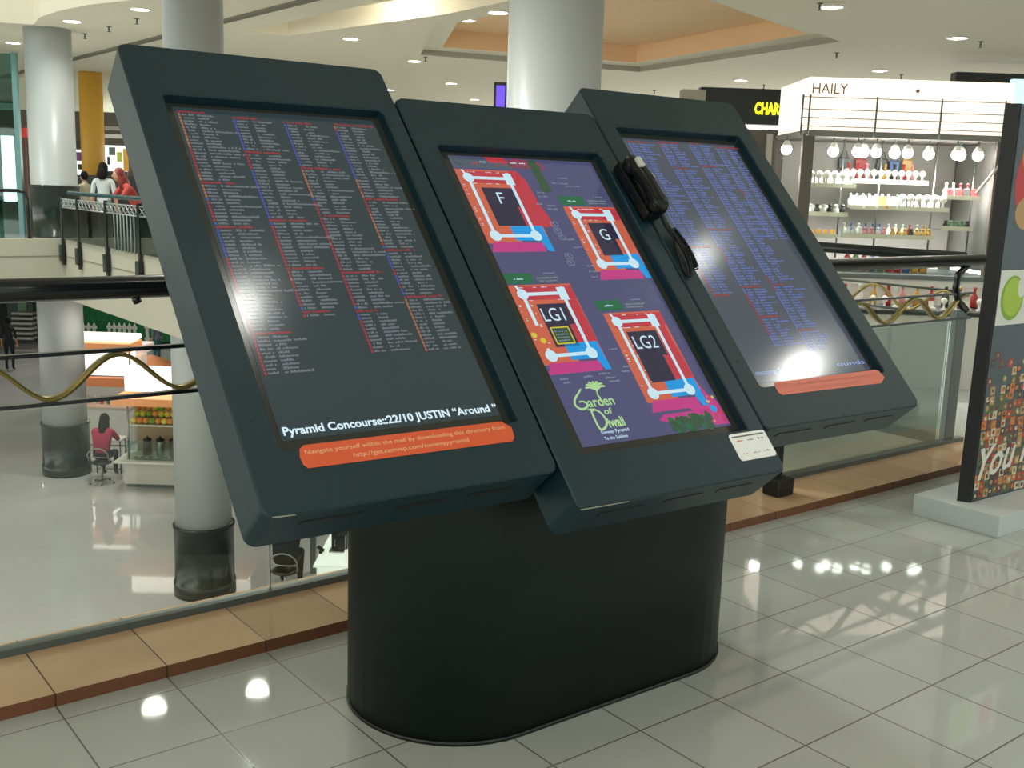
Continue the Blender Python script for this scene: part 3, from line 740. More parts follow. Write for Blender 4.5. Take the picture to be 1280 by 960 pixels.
def balustrade_side():
    o = thing('balustrade', (5.75, 1.3, .0), 'receding glass balustrade on the right side of the void below the bright booth', 'railing')
    p0 = Vector((5.75, .5, 0)); p1 = Vector((5.75, 2.3, 0)); p2 = Vector((6.45, 8.3, 0))
    b = MB(); b.tube([p0+Vector((0, 0, 1.17)), p1+Vector((0, 0, 1.17)), p2+Vector((0, 0, 1.17))], .034, M_handrail, 16); b.build('handrail', o)
    for z in (.963, .812):
        b = MB(); b.tube([p0+Vector((0, 0, z)), p1+Vector((0, 0, z)), p2+Vector((0, 0, z))], .008, M_greymetal, 6); b.build('rail_bar', o)
    b = MB(); rings = []
    for i in range(130):
        y = .5+1.8*i/129; ph = 2*PI*(y-.6)/.5; z = .888+.07*math.cos(ph); dz = -.07*2*PI/.5*math.sin(ph); t = Vector((0, 1, dz)).normalized(); nn = Vector((0, -t.z, t.y)); c0 = Vector((5.75, y, z))
        w = .014; th = .006; X = Vector((w, 0, 0))
        rings.append([c0+nn*th+X, c0-nn*th+X, c0-nn*th-X, c0+nn*th-X])
    b.loft(rings, M_brass); b.build('wave_band', o)
    b = MB(); b.box((5.75, 1.4, .43), (.01, 1.75, .74), glassmat('side glass', (246, 248, 244), .25)); b.build('glass_panel', o)
    b = MB(); b.box((5.75, 1.5, .03), (.06, 2.0, .06), M_greymetal); b.build('base_channel', o)
    b = MB(); b.box((5.75, .95, .40), (.012, .012, .74), M_greymetal); b.build('glass_clamp', o)
balustrade_side()
# opposite balcony balustrade along x = 6.7
bal = thing('balustrade', (XE, 14, -.1), 'far gallery balustrade with black posts and lattice topped panels, at the left', 'railing')
ys = [min(17.62, atx(u, 290, XE-.04).y) for u in (67, 98, 133, 174)]
ys += [ys[-1]-2.5, ys[-1]-5.0]
for y in ys:
    b = MB(); b.box((XE-.04, y, .46), (.04, .09, 1.25), M_handrail, bev=.008); b.box((XE-.06, y, .06), (.08, .15, .30), M_handrail, bev=.015); b.build('post', bal)
M_lat = mat('pale lattice metal', (150, 158, 156), .4, .4)
for ya, yb in zip(ys, ys[1:]):
    b = MB(); b.box((XE-.04, (ya+yb)/2, .60), (.012, abs(ya-yb)-.12, .56), M_glass2); b.build('glass_panel', bal)
    b = MB()
    for z in (.89, 1.04): b.tube([(XE-.04, ya, z), (XE-.04, yb, z)], .012, M_lat, 6)
    n = 8
    for i in range(n):
        u0 = ya+(yb-ya)*i/n; u1 = ya+(yb-ya)*(i+1)/n
        b.tube([(XE-.04, u0, .89), (XE-.04, u1, 1.04)], .009, M_lat, 5); b.tube([(XE-.04, u0, 1.04), (XE-.04, u1, .89)], .009, M_lat, 5)
    b.build('lattice_band', bal)
b = MB(); b.tube([(XE+.10, ys[0], 1.15), (XE+.10, ys[-1], 1.15)], .035, mat('dark teal rail', (40, 72, 78), .2), 12); b.build('handrail', bal)
b = MB()
for i in range(7):
    y = ys[2]+(ys[3]-ys[2])*(.3+.1*i); b.tube([(XE-.06, y, .30), (XE-.06, y, .89)], .010, M_lat, 6)
b.build('baluster_screen', bal)
# glass balcony at the void's far end
end = thing('balustrade', (1.6, 17.72, .32), 'teal glass balustrade with black rail at the far left end of the void', 'railing')
b = MB(); b.box((1.0, 17.74, .70), (6.4, .02, .74), M_teal); b.build('glass_panel', end)
b = MB(); b.tube([(-3, 17.74, 1.17), (4.45, 17.74, 1.17), (4.58, 17.74, 1.14), (4.62, 17.74, 1.0), (4.62, 17.74, .32)], .035, M_handrail, 12); b.build('handrail', end)

# ================================================================== POSTER STAND
pl = MB(); px0, py0 = 4.215, -.650
pl.box((px0+1.1, py0+.215, .05), (2.2, .43, .10), mat('white plinth laminate', (196, 204, 206), .35), bev=.003)
plo = pl.build('plinth', None, (px0+1.1, py0+.215, 0)); tag(plo, 'low white plinth on the tiles carrying the food poster', 'plinth')
pst = thing('poster_panel', (5.0, -.45, .10), 'tall dark upright poster panel with collage of food photos, cut by the right picture edge', 'poster')
PX0, PX1, PH = 4.310, 5.60, 1.84
LEAN = math.radians(1.2)
M_pframe = mat('black foam board edge', (26, 26, 30), .55)
def PP(x, z, d=0.0): return Vector((PX0+x*.995+z*.012, -.452-x*.030-math.sin(LEAN)*z*.2+0 - d, .10+z))
b = MB()
W_ = PX1-PX0
fr = [PP(0, 0), PP(W_, 0), PP(W_, PH), PP(0, PH)]; bk = [p+Vector((-.02, .055, 0)) for p in fr]
b.loft([fr, bk], M_pframe, True, True, False); b.build('board', pst)
b = MB(); Mslate = mat('slate blue print', (66, 76, 88), .35); M_w = mat('print white', (222, 222, 216), .4)
def pq(b, x0, x1, z0, z1, m, d=.002): b.poly([PP(x0, z0, d), PP(x1, z0, d), PP(x1, z1, d), PP(x0, z1, d)], m)
pq(b, .012, W_-.01, .005, PH-.005, Mslate)
random.seed(4)
food = [mat('print '+n, c, .4) for n, c in (('tomato', (176, 60, 42)), ('leaf', (82, 104, 56)), ('bread', (186, 146, 96)), ('cream', (206, 196, 170)), ('wine', (110, 48, 52)), ('pepper', (204, 118, 52)), ('shadow', (56, 54, 52)), ('moss', (98, 92, 60)))]
cell = .042
nx = int((W_-.03)/cell)
for iz in range(0, 18):
    for ix in range(nx):
        z = .012+iz*cell; x = .018+ix*cell
        if iz > 10 and random.random() < (iz-10)*.125: continue
        jx, jz = random.uniform(-.006, .006), random.uniform(-.006, .006)
        m1, m2 = random.sample(food, 2)
        pq(b, x+jx, x+jx+cell*.97, z+jz, z+jz+cell*.95, m1, .0024+.0001*((ix+iz) % 3))
        cx, cz = x+jx+cell*.5, z+jz+cell*.5; r = cell*random.uniform(.2, .38)
        b.poly([PP(cx+r*math.cos(a), cz+r*math.sin(a)*random.uniform(.7, 1.1), .0029) for a in [2*PI*q/9 for q in range(9)]], m2)
        m3 = random.choice(food); r2 = r*.45
        b.poly([PP(cx+.006+r2*math.cos(a), cz+.004+r2*math.sin(a), .0032) for a in [2*PI*q/6 for q in range(6)]], m3)
b.build('printed_face', pst, norm=False)
# framed food pictures on the upper part
def pic(x0, x1, z0, z1, blobs, lab, bg=M_w):
    b = MB(); pq(b, x0, x1, z0, z1, bg, .003)
    for k, (cx, cz, rx, rz, m) in enumerate(blobs):
        b.poly([PP(cx+rx*math.cos(a), cz+rz*math.sin(a), .0034+.0003*k) for a in [2*PI*q/20 for q in range(20)]], m)
    o = b.build('food_picture', pst, norm=False); o['label'] = lab
lime = mat('print lime', (168, 196, 58), .4); lime2 = mat('print lime dark', (128, 168, 40), .4)
pic(.018, .46, .845, 1.10, [(.14, .97, .10, .105, lime2), (.145, .975, .085, .09, lime), (.215, 1.02, .035, .05, M_w), (.36, .97, .07, .10, mat('print red', (192, 40, 44), .4))], 'green apple picture')
pic(.018, .46, 1.26, 1.78, [(.16, 1.50, .12, .16, mat('print red', (192, 40, 44), .4)), (.19, 1.36, .12, .08, food[2]), (.15, 1.62, .08, .08, food[5]), (.36, 1.48, .08, .2, food[1])], 'red fruit picture', Mslate)
b = MB()
vs, fs = text_geo('You R', 1.0, shear=.35, off=.015); x0 = min(v.x for v in vs); k = .50/(max(v.x for v in vs)-x0)
b.addmesh([PP(.03+(v.x-x0)*k, .105+v.y*.22+(v.x-x0)*k*.12, .0045) for v in vs], fs, M_w)
ps = [PP(.02+.03*i, .10+.016*math.sin(i*.5)+.004*i, .0045) for i in range(14)]
o = b.build('script_lettering', pst, norm=False); o['label'] = 'white slanted script lettering'

# ================================================================== ACCESSORY BOOTH
BO = Vector((7.30, 2.91, 0)); BX = Vector((.784, -.620, 0)).normalized(); BY = Vector((.62, .784, 0)); BRZ = math.atan2(BX.y, BX.x)
BMX = Matrix.Rotation(BRZ, 4, 'Z')
def B(x, y, z): return BO+BX*x+BY*y+Vector((0, 0, z))
def bz(u, v, d=9.0):
    p = at(u, v, d); q = p-BO; return q.dot(BX), p.z
booth = thing('accessory_booth', B(.85, .5, 0), 'brightly lit accessory booth with pale header reading HAILY, across the void', 'booth')
M_hdr = mat('pale pink white header board', (250, 226, 206), .6, emit=(255, 236, 224), es=.72)
def bbox(b, x0, x1, y0, y1, z0, z1, m, bev=0): b.box(B((x0+x1)/2, (y0+y1)/2, (z0+z1)/2), (x1-x0, y1-y0, z1-z0), m, mx=BMX, bev=bev)
BW = 1.74
b = MB()
bbox(b, 0, BW, 0, .03, 2.07, 2.51, M_hdr); bbox(b, 0, .03, .03, 1.02, 2.07, 2.51, M_hdr); bbox(b, BW-.03, BW, .03, 1.02, 2.07, 2.51, M_hdr); bbox(b, 0.03, BW-.03, 1.0, 1.03, 2.07, 2.51, M_hdr)
hd = b.build('header_board', booth)
b = MB()
vs, fs = text_geo('HAILY', 1.0); x0_ = min(v.x for v in vs); k = .30/(max(v.x for v in vs)-x0_)
b.addmesh([B(.025+(v.x-x0_)*k, -.004, 2.375+v.y*.125) for v in vs], fs, mat('brown sign lettering', (120, 84, 66), .5)); lt = b.build('sign_lettering', hd, norm=False)
b = MB(); b.ball(B(.92, -.003, 2.42), .016, mat('brown sign lettering', (120, 84, 66), .5), 10); b.build('badge', hd)
M_ctr = mat('booth grey panel', (120, 118, 112), .5)
b = MB(); bbox(b, -.01, BW+.01, -.01, 1.03, 2.02, 2.07, M_ctr); b.build('soffit', booth)
for x, y in ((.03, .03), (BW-.04, .03), (.03, 1.0), (BW-.04, 1.0)):
    b = MB(); bbox(b, x-.05, x+.05, y-.03, y+.03, 0, 2.04, mat('dark taupe post', (92, 84, 76), .5), .004); b.build('corner_post', booth)
b = MB()
for x in (-.06, .0, .57, 1.12, 1.66): b.tube([B(x, -.05, 2.02), B(x, -.05, 2.36)], .008, M_greymetal, 6)
for z in (2.10, 2.17, 2.24, 2.34): b.tube([B(-.06, -.05, z), B(1.7, -.05, z)], .0035, M_greymetal, 5)
b.build('rod_frame', booth)
b = MB(); bbox(b, .05, BW-.05, .96, .98, .9, 2.03, mat('booth back panel', (150, 146, 138), .5)); b.build('back_panel', booth)
b = MB(); bbox(b, .0, BW, .0, 1.0, .05, .82, M_white, .005); bbox(b, .02, BW-.02, .02, .98, 0, .05, M_dark); ctr = b.build('counter', booth)
for x0_ in (.08, .50, .92, 1.34):
    b = MB(); bbox(b, x0_, x0_+.36, -.012, .0, .12, .76, M_offwhite, .003); cdoor = b.build('cabinet_door', booth)
b = MB(); bbox(b, -.02, BW+.02, -.03, 1.0, .82, .86, M_greymetal, .004); b.build('countertop', booth)
for x0_ in (.78, 1.02):
    b = MB(); bbox(b, x0_, x0_+.19, -.016, -.008, .02, .11, mat('blue grey vent', (80, 88, 110), .5)); b.build('vent', booth)
M_shelf = glassmat('shelf glass', (225, 238, 232), 1.0)
shelves = [('upper left shelf', .06, .50, .10, 1.60), ('upper middle shelf', .46, 1.24, .40, 1.65), ('middle centre shelf', .46, 1.33, .10, 1.42), ('lower left shelf', .05, .48, .20, 1.35),
           ('lower centre shelf', .44, 1.25, .15, 1.17), ('bottom left shelf', .05, .38, .10, 1.16), ('right tilted shelf', 1.30, 1.60, .10, 1.53), ('lower right shelf', 1.30, 1.58, .15, 1.26)]
for nm, x0, x1, y0, z in shelves:
    b = MB(); bbox(b, x0, x1, y0, y0+.22, z-.008, z, M_shelf); bbox(b, x0, x1, y0-.006, y0, z-.008, z+.03, mat('shelf lip', (205, 205, 180), .3)); o = b.build('glass_shelf', booth)
b = MB()
for x in (.44, .78, 1.27, 1.62): b.tube([B(x, .34, .86), B(x, .34, 2.02)], .008, M_steel, 6)
b.build('shelf_uprights', booth)
# spot lamps of the booth
M_bulb = mat('spot lamp glow', (255, 255, 255), .4, emit=(255, 255, 250), es=25)
def booth_spot(x, y, lab, first=[None]):
    o = thing('spotlight', B(x, y, 2.02), lab, 'spotlight', 'spotlights under the booth soffit')
    if first[0] is None:
        b = MB(); b.tube([B(x, y, 2.02), B(x, y, 1.965)], .006, M_greymetal, 6); s1 = b.build('stem', o)
        b = MB(); b.lathe(B(x, y, 1.93), [(.018, .05), (.036, .02), (.038, .005)], M_white, 16, cap1=False); s2 = b.build('reflector', o)
        b = MB(); b.ball(B(x, y, 1.905), .046, M_bulb, 14); s3 = b.build('bulb', o)
        first[0] = (s1, s2, s3)
    else:
        for s in first[0]: c = s.copy(); COL.objects.link(c); c.parent = o
    l = bpy.data.lights.new('spot_light', 'SPOT'); l.energy = 18; l.spot_size = 2.4; l.spot_blend = .8; l.shadow_soft_size = .04
    lo = bpy.data.objects.new('spot_light', l); COL.objects.link(lo); lo.parent = o; lo.location = (0, 0, -.19)
for i, (u, w) in enumerate(((992, 'leftmost, outside the corner post'), (1056, 'above the upper left shelf'), (1083, 'left one of a tight trio'), (1095, 'middle one of a tight trio'), (1107, 'right one of a tight trio'), (1135, 'left of the centre pair'),
                       (1147, 'right of the centre pair'), (1179, 'standing alone right of centre'), (1210, 'left of the right end trio'), (1220, 'middle of the right end trio'), (1237, 'last at the right end'))):
    x = (u-1013)/147
    booth_spot(x+.01, .10+.09*(i % 2), 'small glowing white spotlight under the booth header, '+w)
# goods
cols_ = {'white': (232, 230, 220), 'pearl': (214, 210, 196), 'dark': (60, 58, 56), 'amber': (196, 150, 70), 'red': (170, 50, 48), 'blue': (70, 100, 150), 'pink': (206, 140, 140), 'green': (90, 120, 86)}
GM = {k: mat('goods '+k, c, .3) for k, c in cols_.items()}
def good_mesh(kind, m):
    b = MB()
    if kind == 'ring_stand':
        b.lathe((0, 0, 0), [(.024, 0), (.024, .008), (.010, .016), (.008, .05), (.022, .062), (.026, .085), (.014, .10), (.004, .104)], m, 12)
    elif kind == 'jar':
        b.lathe((0, 0, 0), [(.020, 0), (.024, .006), (.024, .05), (.014, .062), (.014, .068), (.017, .07), (.017, .085), (.003, .088)], m, 12)
    elif kind == 'bottle':
        b.lathe((0, 0, 0), [(.026, 0), (.03, .01), (.03, .09), (.012, .12), (.011, .15), (.014, .152), (.014, .17), (.003, .172)], m, 12)
    else:
        b.box((0, 0, .012), (.05, .06, .024), m, bev=.004); b.box((0, .016, .045), (.046, .012, .055), m, mx=Matrix.Rotation(-.25, 4, 'X'), bev=.004)
    o = b.build(kind); me = o.data; bpy.data.objects.remove(o); return me
GC = {}
def good(kind, mk, loc, label, cat, group, s=1.0, rz=0.0):
    key = (kind, mk)
    if key not in GC: GC[key] = good_mesh(kind, GM[mk])
    o = bpy.data.objects.new(kind, GC[key]); COL.objects.link(o); o.location = loc; o.scale = (s,)*3; o.rotation_euler = (0, 0, rz)
    tag(o, label, cat, group); return o
rows = [(.08, .49, .12, 1.60, 6, 'ring_stand', ['white'], 'white trinket stand on the upper left glass shelf of the booth', 1.3), (.10, .49, .20, 1.60, 5, 'trinket_box', ['white', 'pearl'], 'white boxed trinket in the back row of the upper left booth shelf', 1.4),
        (.48, 1.23, .43, 1.65, 12, 'ring_stand', ['white', 'white', 'pearl'], 'white trinket stand on the long top booth shelf', 1.15), (.48, .88, .12, 1.42, 5, 'trinket_box', ['white', 'pearl', 'amber'], 'pale boxed trinket on the left half of the central booth shelf', 1.5),
        (.90, 1.32, .12, 1.42, 6, 'ring_stand', ['white', 'pearl'], 'white trinket stand on the right half of the central booth shelf', 1.3),
        (.07, .47, .22, 1.35, 7, 'jar', ['dark', 'amber', 'white'], 'small jar on the lower left booth shelf', 1.1), (.09, .46, .32, 1.35, 5, 'trinket_box', ['white', 'pearl'], 'pale trinket behind the jars on the lower left booth shelf', 1.2),
        (.46, .84, .17, 1.17, 7, 'jar', ['pearl', 'pink', 'white'], 'pale small jar at the left of the lower centre booth shelf', 1.0), (.86, 1.24, .17, 1.17, 7, 'jar', ['amber', 'amber', 'dark'], 'amber or dark small jar at the right of the lower centre booth shelf', 1.0),
        (.07, .37, .12, 1.16, 5, 'trinket_box', ['pink', 'amber'], 'pinkish trinket on the bottom left booth shelf', .9), (1.32, 1.59, .12, 1.53, 4, 'trinket_box', ['red', 'white', 'dark'], 'mixed trinket on the right upper booth shelf', 1.2),
        (1.32, 1.57, .17, 1.26, 5, 'jar', ['dark', 'green', 'white'], 'small jar on the lower right booth shelf', .9),
        (.48, .88, .25, 1.42, 7, 'bottle', ['white', 'pearl', 'white'], 'pale bottle behind the boxes on the central booth shelf', .75), (.90, 1.32, .25, 1.42, 7, 'bottle', ['white', 'pearl', 'green'], 'pale bottle behind the stands on the central booth shelf', .75),
        (.46, .84, .29, 1.17, 6, 'bottle', ['white', 'pearl', 'blue'], 'small bottle behind the pale jars on the lower centre booth shelf', .7), (.86, 1.24, .29, 1.17, 6, 'bottle', ['red', 'amber', 'white'], 'small bottle behind the amber jars on the lower centre booth shelf', .7),
        (1.32, 1.57, .24, 1.53, 4, 'bottle', ['white', 'red', 'green'], 'small bottle in the back row of the right upper booth shelf', .8),
        (.55, 1.20, .60, 1.655, 8, 'bottle', ['red', 'amber', 'blue', 'pink', 'dark'], 'coloured bottle behind the white stands on the top booth shelf', 1.0),
        (.50, 1.25, .25, .862, 10, 'bottle', ['red', 'dark', 'blue', 'amber', 'green'], 'coloured bottle standing on the booth countertop', 1.2)]
random.seed(9)
for x0, x1, y, z, n, kind, mk, lab, s in rows:
    for i in range(n):
        cat = {'ring_stand': 'trinket stand', 'trinket_box': 'trinket', 'jar': 'jar', 'bottle': 'bottle'}[kind]
        good(kind, random.choice(mk), B(x0+.03+(x1-x0-.06)*i/(n-1), y+.02, z+.0005), lab, cat, lab.split(' on the ')[-1].split(' in the ')[-1]+' goods', s, BRZ+random.uniform(-.2, .2))
b = MB(); bbox(b, BW-.03, BW-.01, .06, .97, .9, 2.03, M_ctr); b.build('side_panel', booth)
b = MB(); b.tube([B(1.52, .02, 1.58), B(1.68, .0, 1.82)], .012, M_offwhite, 8); b.build('strut', booth)
# bags on the back panel
for i, (x, z, mk) in enumerate(((.62, 1.86, 'dark'), (.78, 1.85, 'red'), (.98, 1.86, 'dark'), (1.1, 1.84, 'blue'), (1.22, 1.86, 'amber'))):
    o = thing('hanging_pouch', B(x, .93, z-.05), ['black pouch at the left of the booth back wall', 'red pouch hanging on the booth back wall', 'black pouch right of the red pouch on the booth back wall', 'blue pouch hanging on the booth back wall', 'amber pouch nearest the right end of the booth back wall'][i], 'pouch', 'pouches on the booth back wall')
    b = MB(); b.box(B(x, .925, z-.03), (.10, .04, .11), GM[mk], mx=BMX, bev=.012); b.build('pouch_body', o)
    b = MB(); b.tube([B(x-.035, .925, z+.02), B(x-.02, .93, z+.08), B(x+.02, .93, z+.08), B(x+.035, .925, z+.02)], .005, GM[mk], 6); b.build('strap', o)

# second low counter in front of the booth with red trays
ctr2 = thing('display_counter', B(.55, -.55, 0), 'low open display counter with white top in front of the lit booth', 'counter')
b = MB(); b.box(B(.75, -.62, .30), (1.5, .5, .60), M_offwhite, mx=BMX, bev=.006); b.build('cabinet', ctr2)
b = MB(); b.box(B(.75, -.62, .62), (1.54, .54, .03), M_dark, mx=BMX, bev=.004); b.build('countertop', ctr2)
for i in range(15):
    good('ring_stand' if i % 3 else 'trinket_box', 'white' if i % 4 else 'pearl', B(.06+.096*i, -.78, .636), 'white trinket in the front row of the low display counter', 'trinket', 'front row on the low counter', 1.0, BRZ)
for i in range(10):
    good('bottle', ['red', 'white', 'amber', 'red', 'pink', 'amber', 'red', 'dark', 'amber', 'red'][i], B(.30+.12*i, -.50, .636), 'coloured bottle in the back row of the low display counter', 'bottle', 'back row on the low counter', 1.0, BRZ)

# ================================================================== SHOPFRONT WITH YELLOW LETTERS
sf = thing('shop_fascia', at(920, 140, 21), 'black shop fascia with yellow letters CHAR, beyond the booth', 'shop sign')
def facing_box(b, u0, u1, v0, v1, d, th, m, bev=0):
    """upright box whose front spans the given corners at depth d"""
    p0 = at(u0, (v0+v1)/2, d); p1 = at(u1, (v0+v1)/2, d); zt = at((u0+u1)/2, v0, d).z; zb = at((u0+u1)/2, v1, d).z
    e = Vector((p1.x-p0.x, p1.y-p0.y, 0)); w = e.length; e.normalize(); n = Vector((-e.y, e.x, 0))
    c = Vector(((p0.x+p1.x)/2, (p0.y+p1.y)/2, (zt+zb)/2))+n*th/2
    b.box(c, (w, th, abs(zt-zb)), m, math.atan2(e.y, e.x), bev); return c
b = MB(); facing_box(b, 875, 1060, 112, 156, 21, .3, mat('black fascia', (22, 24, 24), .3)); b.build('fascia_board', sf)
b = MB(); facing_box(b, 853, 882, 112, 135, 20.8, .4, M_beige); b.build('side_pier', sf)
e = (at(1000, 135, 20.9)-at(900, 135, 20.9)); e.z = 0; e.normalize()
vs, fs = text_geo('CHARLES', 1.0, off=.045); x0_ = min(v.x for v in vs)
k = .255/.30
b = MB(); p0 = at(943, 142, 20.95)
b.addmesh([p0+e*((v.x-x0_)*.18)+Vector((0, 0, v.y*.30)) for v in vs], fs, mat('yellow lit letters', (230, 225, 40), .5, emit=(240, 240, 40), es=1.3)); b.build('lettering', sf, norm=False)
lw_ = thing('shop_window', at(935, 160, 21.5), 'bright white curved shop window under the black fascia', 'shop window')
b = MB(); facing_box(b, 918, 985, 154, 164, 21.4, .2, M_pale, .02); b.build('light_band', lw_)
b = MB(); facing_box(b, 915, 1000, 163, 339, 21.6, .2, M_shopgrey); b.build('window_panel', lw_)
b = MB(); facing_box(b, 925, 935, 168, 290, 21.3, .1, M_offwhite); facing_box(b, 955, 962, 168, 290, 21.3, .1, M_offwhite); b.build('mullion', lw_)
b = MB(); facing_box(b, 1195, 1330, 92, 104, 22, .3, M_shopdark); dkb = b.build('trim_4'); struct(dkb)
rt_ = MB(); facing_box(rt_, 1262, 1300, 100, 180, 15, .1, mat('pale turquoise lit wall', (190, 225, 225), .5, emit=(190, 225, 225), es=.8)); tag(rt_.build('light_panel'), 'pale turquoise lit panel behind the right end of the booth', 'light panel')

# small purple screen fixed to the wide column
HD = 9.35
pc = at(626, 122, HD)
hp = thing('wall_screen', pc, 'small purple screen on the left flank of the wide pale column', 'screen')
b = MB(); facing_box(b, 617, 633, 103, 146, HD, .05, M_dark, .006); b.build('casing', hp)
b = MB(); facing_box(b, 620, 631, 107, 140, HD-.006, .004, mat('purple display', (90, 60, 190), .3, emit=(96, 70, 200), es=.7)); b.build('display', hp)
pc2 = at(640, 135, HD); b = MB(); b.tube([at(630, 135, HD+.03), pc2+(Vector((5.74, 4.44, pc2.z))-pc2)*.3], .012, M_greymetal, 6); b.build('bracket', hp)

# ================================================================== UPPER LEFT BACKGROUND
yc = atz(117, 300, 0)
p = at(116, 180, 31); o = thing('yellow_column', (p.x, p.y, 0), 'ochre yellow round column behind the far gallery', 'column')
b = MB(); b.lathe((p.x, p.y, 0), [(.33, 0), (.33, 4.39)], M_yellow, 32); b.build('shaft', o)
b = MB(); b.lathe((p.x, p.y, 0), [(.36, 0), (.36, .3), (.34, .31)], M_shopdark, 32); b.build('plinth_band', o)
b = MB(); facing_box(b, 20, 330, 60, 141, 33, .3, M_ceilfar); struct(b.build('trim_5'))
def lit_shop(u0, u1, v0, v1, d, label, inner):
    o = thing('shop_window', at((u0+u1)/2, v1, d), label, 'shop window')
    b = MB(); facing_box(b, u0, u1, v0, v1, d, .08, mat('pale window glow', (235, 245, 245), .4, emit=(235, 245, 245), es=.9)); b.build('lit_pane', o)
    c = facing_box(MB(), u0, u1, v0, v1, d, .08, M_pale); zb = at((u0+u1)/2, v1, d).z; e0 = at(u0, v1, d); e1 = at(u1, v1, d)
    b = MB(); b.box((c.x, c.y, zb/2), ((Vector((e1.x-e0.x, e1.y-e0.y))).length, .1, zb-.005), M_shopdark, math.atan2(e1.y-e0.y, e1.x-e0.x)); b.build('base_panel', o)
    for k, (a0, a1, c0, c1, m) in enumerate(inner):
        b = MB(); facing_box(b, a0, a1, c0, c1, d-.05-.01*k, .04, m); b.build('window_graphic', o)
    return o
pur = mat('purple print', (120, 60, 130), .5)
lit_shop(88, 104, 187, 223, 34, 'bright shop window between the white and ochre columns', [(88, 104, 176, 187, M_shopdark), (90, 103, 190, 201, pur), (97, 103, 205, 212, M_shopdark), (91, 96, 214, 217, M_shopdark)])
lit_shop(131, 158, 182, 214, 34, 'bright yellowish shop window right of the ochre column', [(131, 160, 158, 163, M_offwhite), (131, 160, 168, 173, M_offwhite), (136, 144, 184, 194, M_greymetal), (146, 152, 190, 202, mat('yellow green print', (200, 210, 90), .5)), (134, 137, 196, 206, M_shopdark), (154, 160, 186, 214, M_yellow)])
# lift shaft of glass at the far left
ls = thing('glass_lift_shaft', at(5, 298, 26), 'tall teal glass shaft with bright white panel at the left picture edge', 'lift shaft')
b = MB(); facing_box(b, -60, 19, 68, 300, 25.5, .05, M_teal); b.build('glass_wall', ls)
b = MB(); facing_box(b, 19, 25, 68, 300, 25.4, .12, mat('teal steel', (90, 130, 130), .3, .3)); b.build('corner_mullion', ls)
b = MB(); facing_box(b, 3, 17, 170, 252, 26.4, .1, mat('cool lit panel', (225, 245, 255), .5, emit=(235, 248, 255), es=5)); b.build('light_panel', ls)
b = MB(); facing_box(b, -60, 20, 128, 136, 26.5, .2, M_offwhite); facing_box(b, -60, 20, 94, 97, 26.5, .1, M_greymetal); b.build('cross_beam', ls)
rs_ = MB(); facing_box(rs_, 24, 33, 160, 172, 33.5, .5, mat('red sign', (190, 50, 50), .5, emit=(190, 50, 50), es=.3)); tag(rs_.build('red_sign'), 'small red sign left of the far white column', 'sign')
rs_ = MB(); facing_box(rs_, 24, 34, 158, 300, 34, .1, mat('brown pier', (120, 76, 70), .6)); struct(rs_.build('wall_pier'))
dk = MB(); facing_box(dk, 88, 330, 222, 300, 30, .2, M_shopdark); struct(dk.build('wall_kiosk_back'))

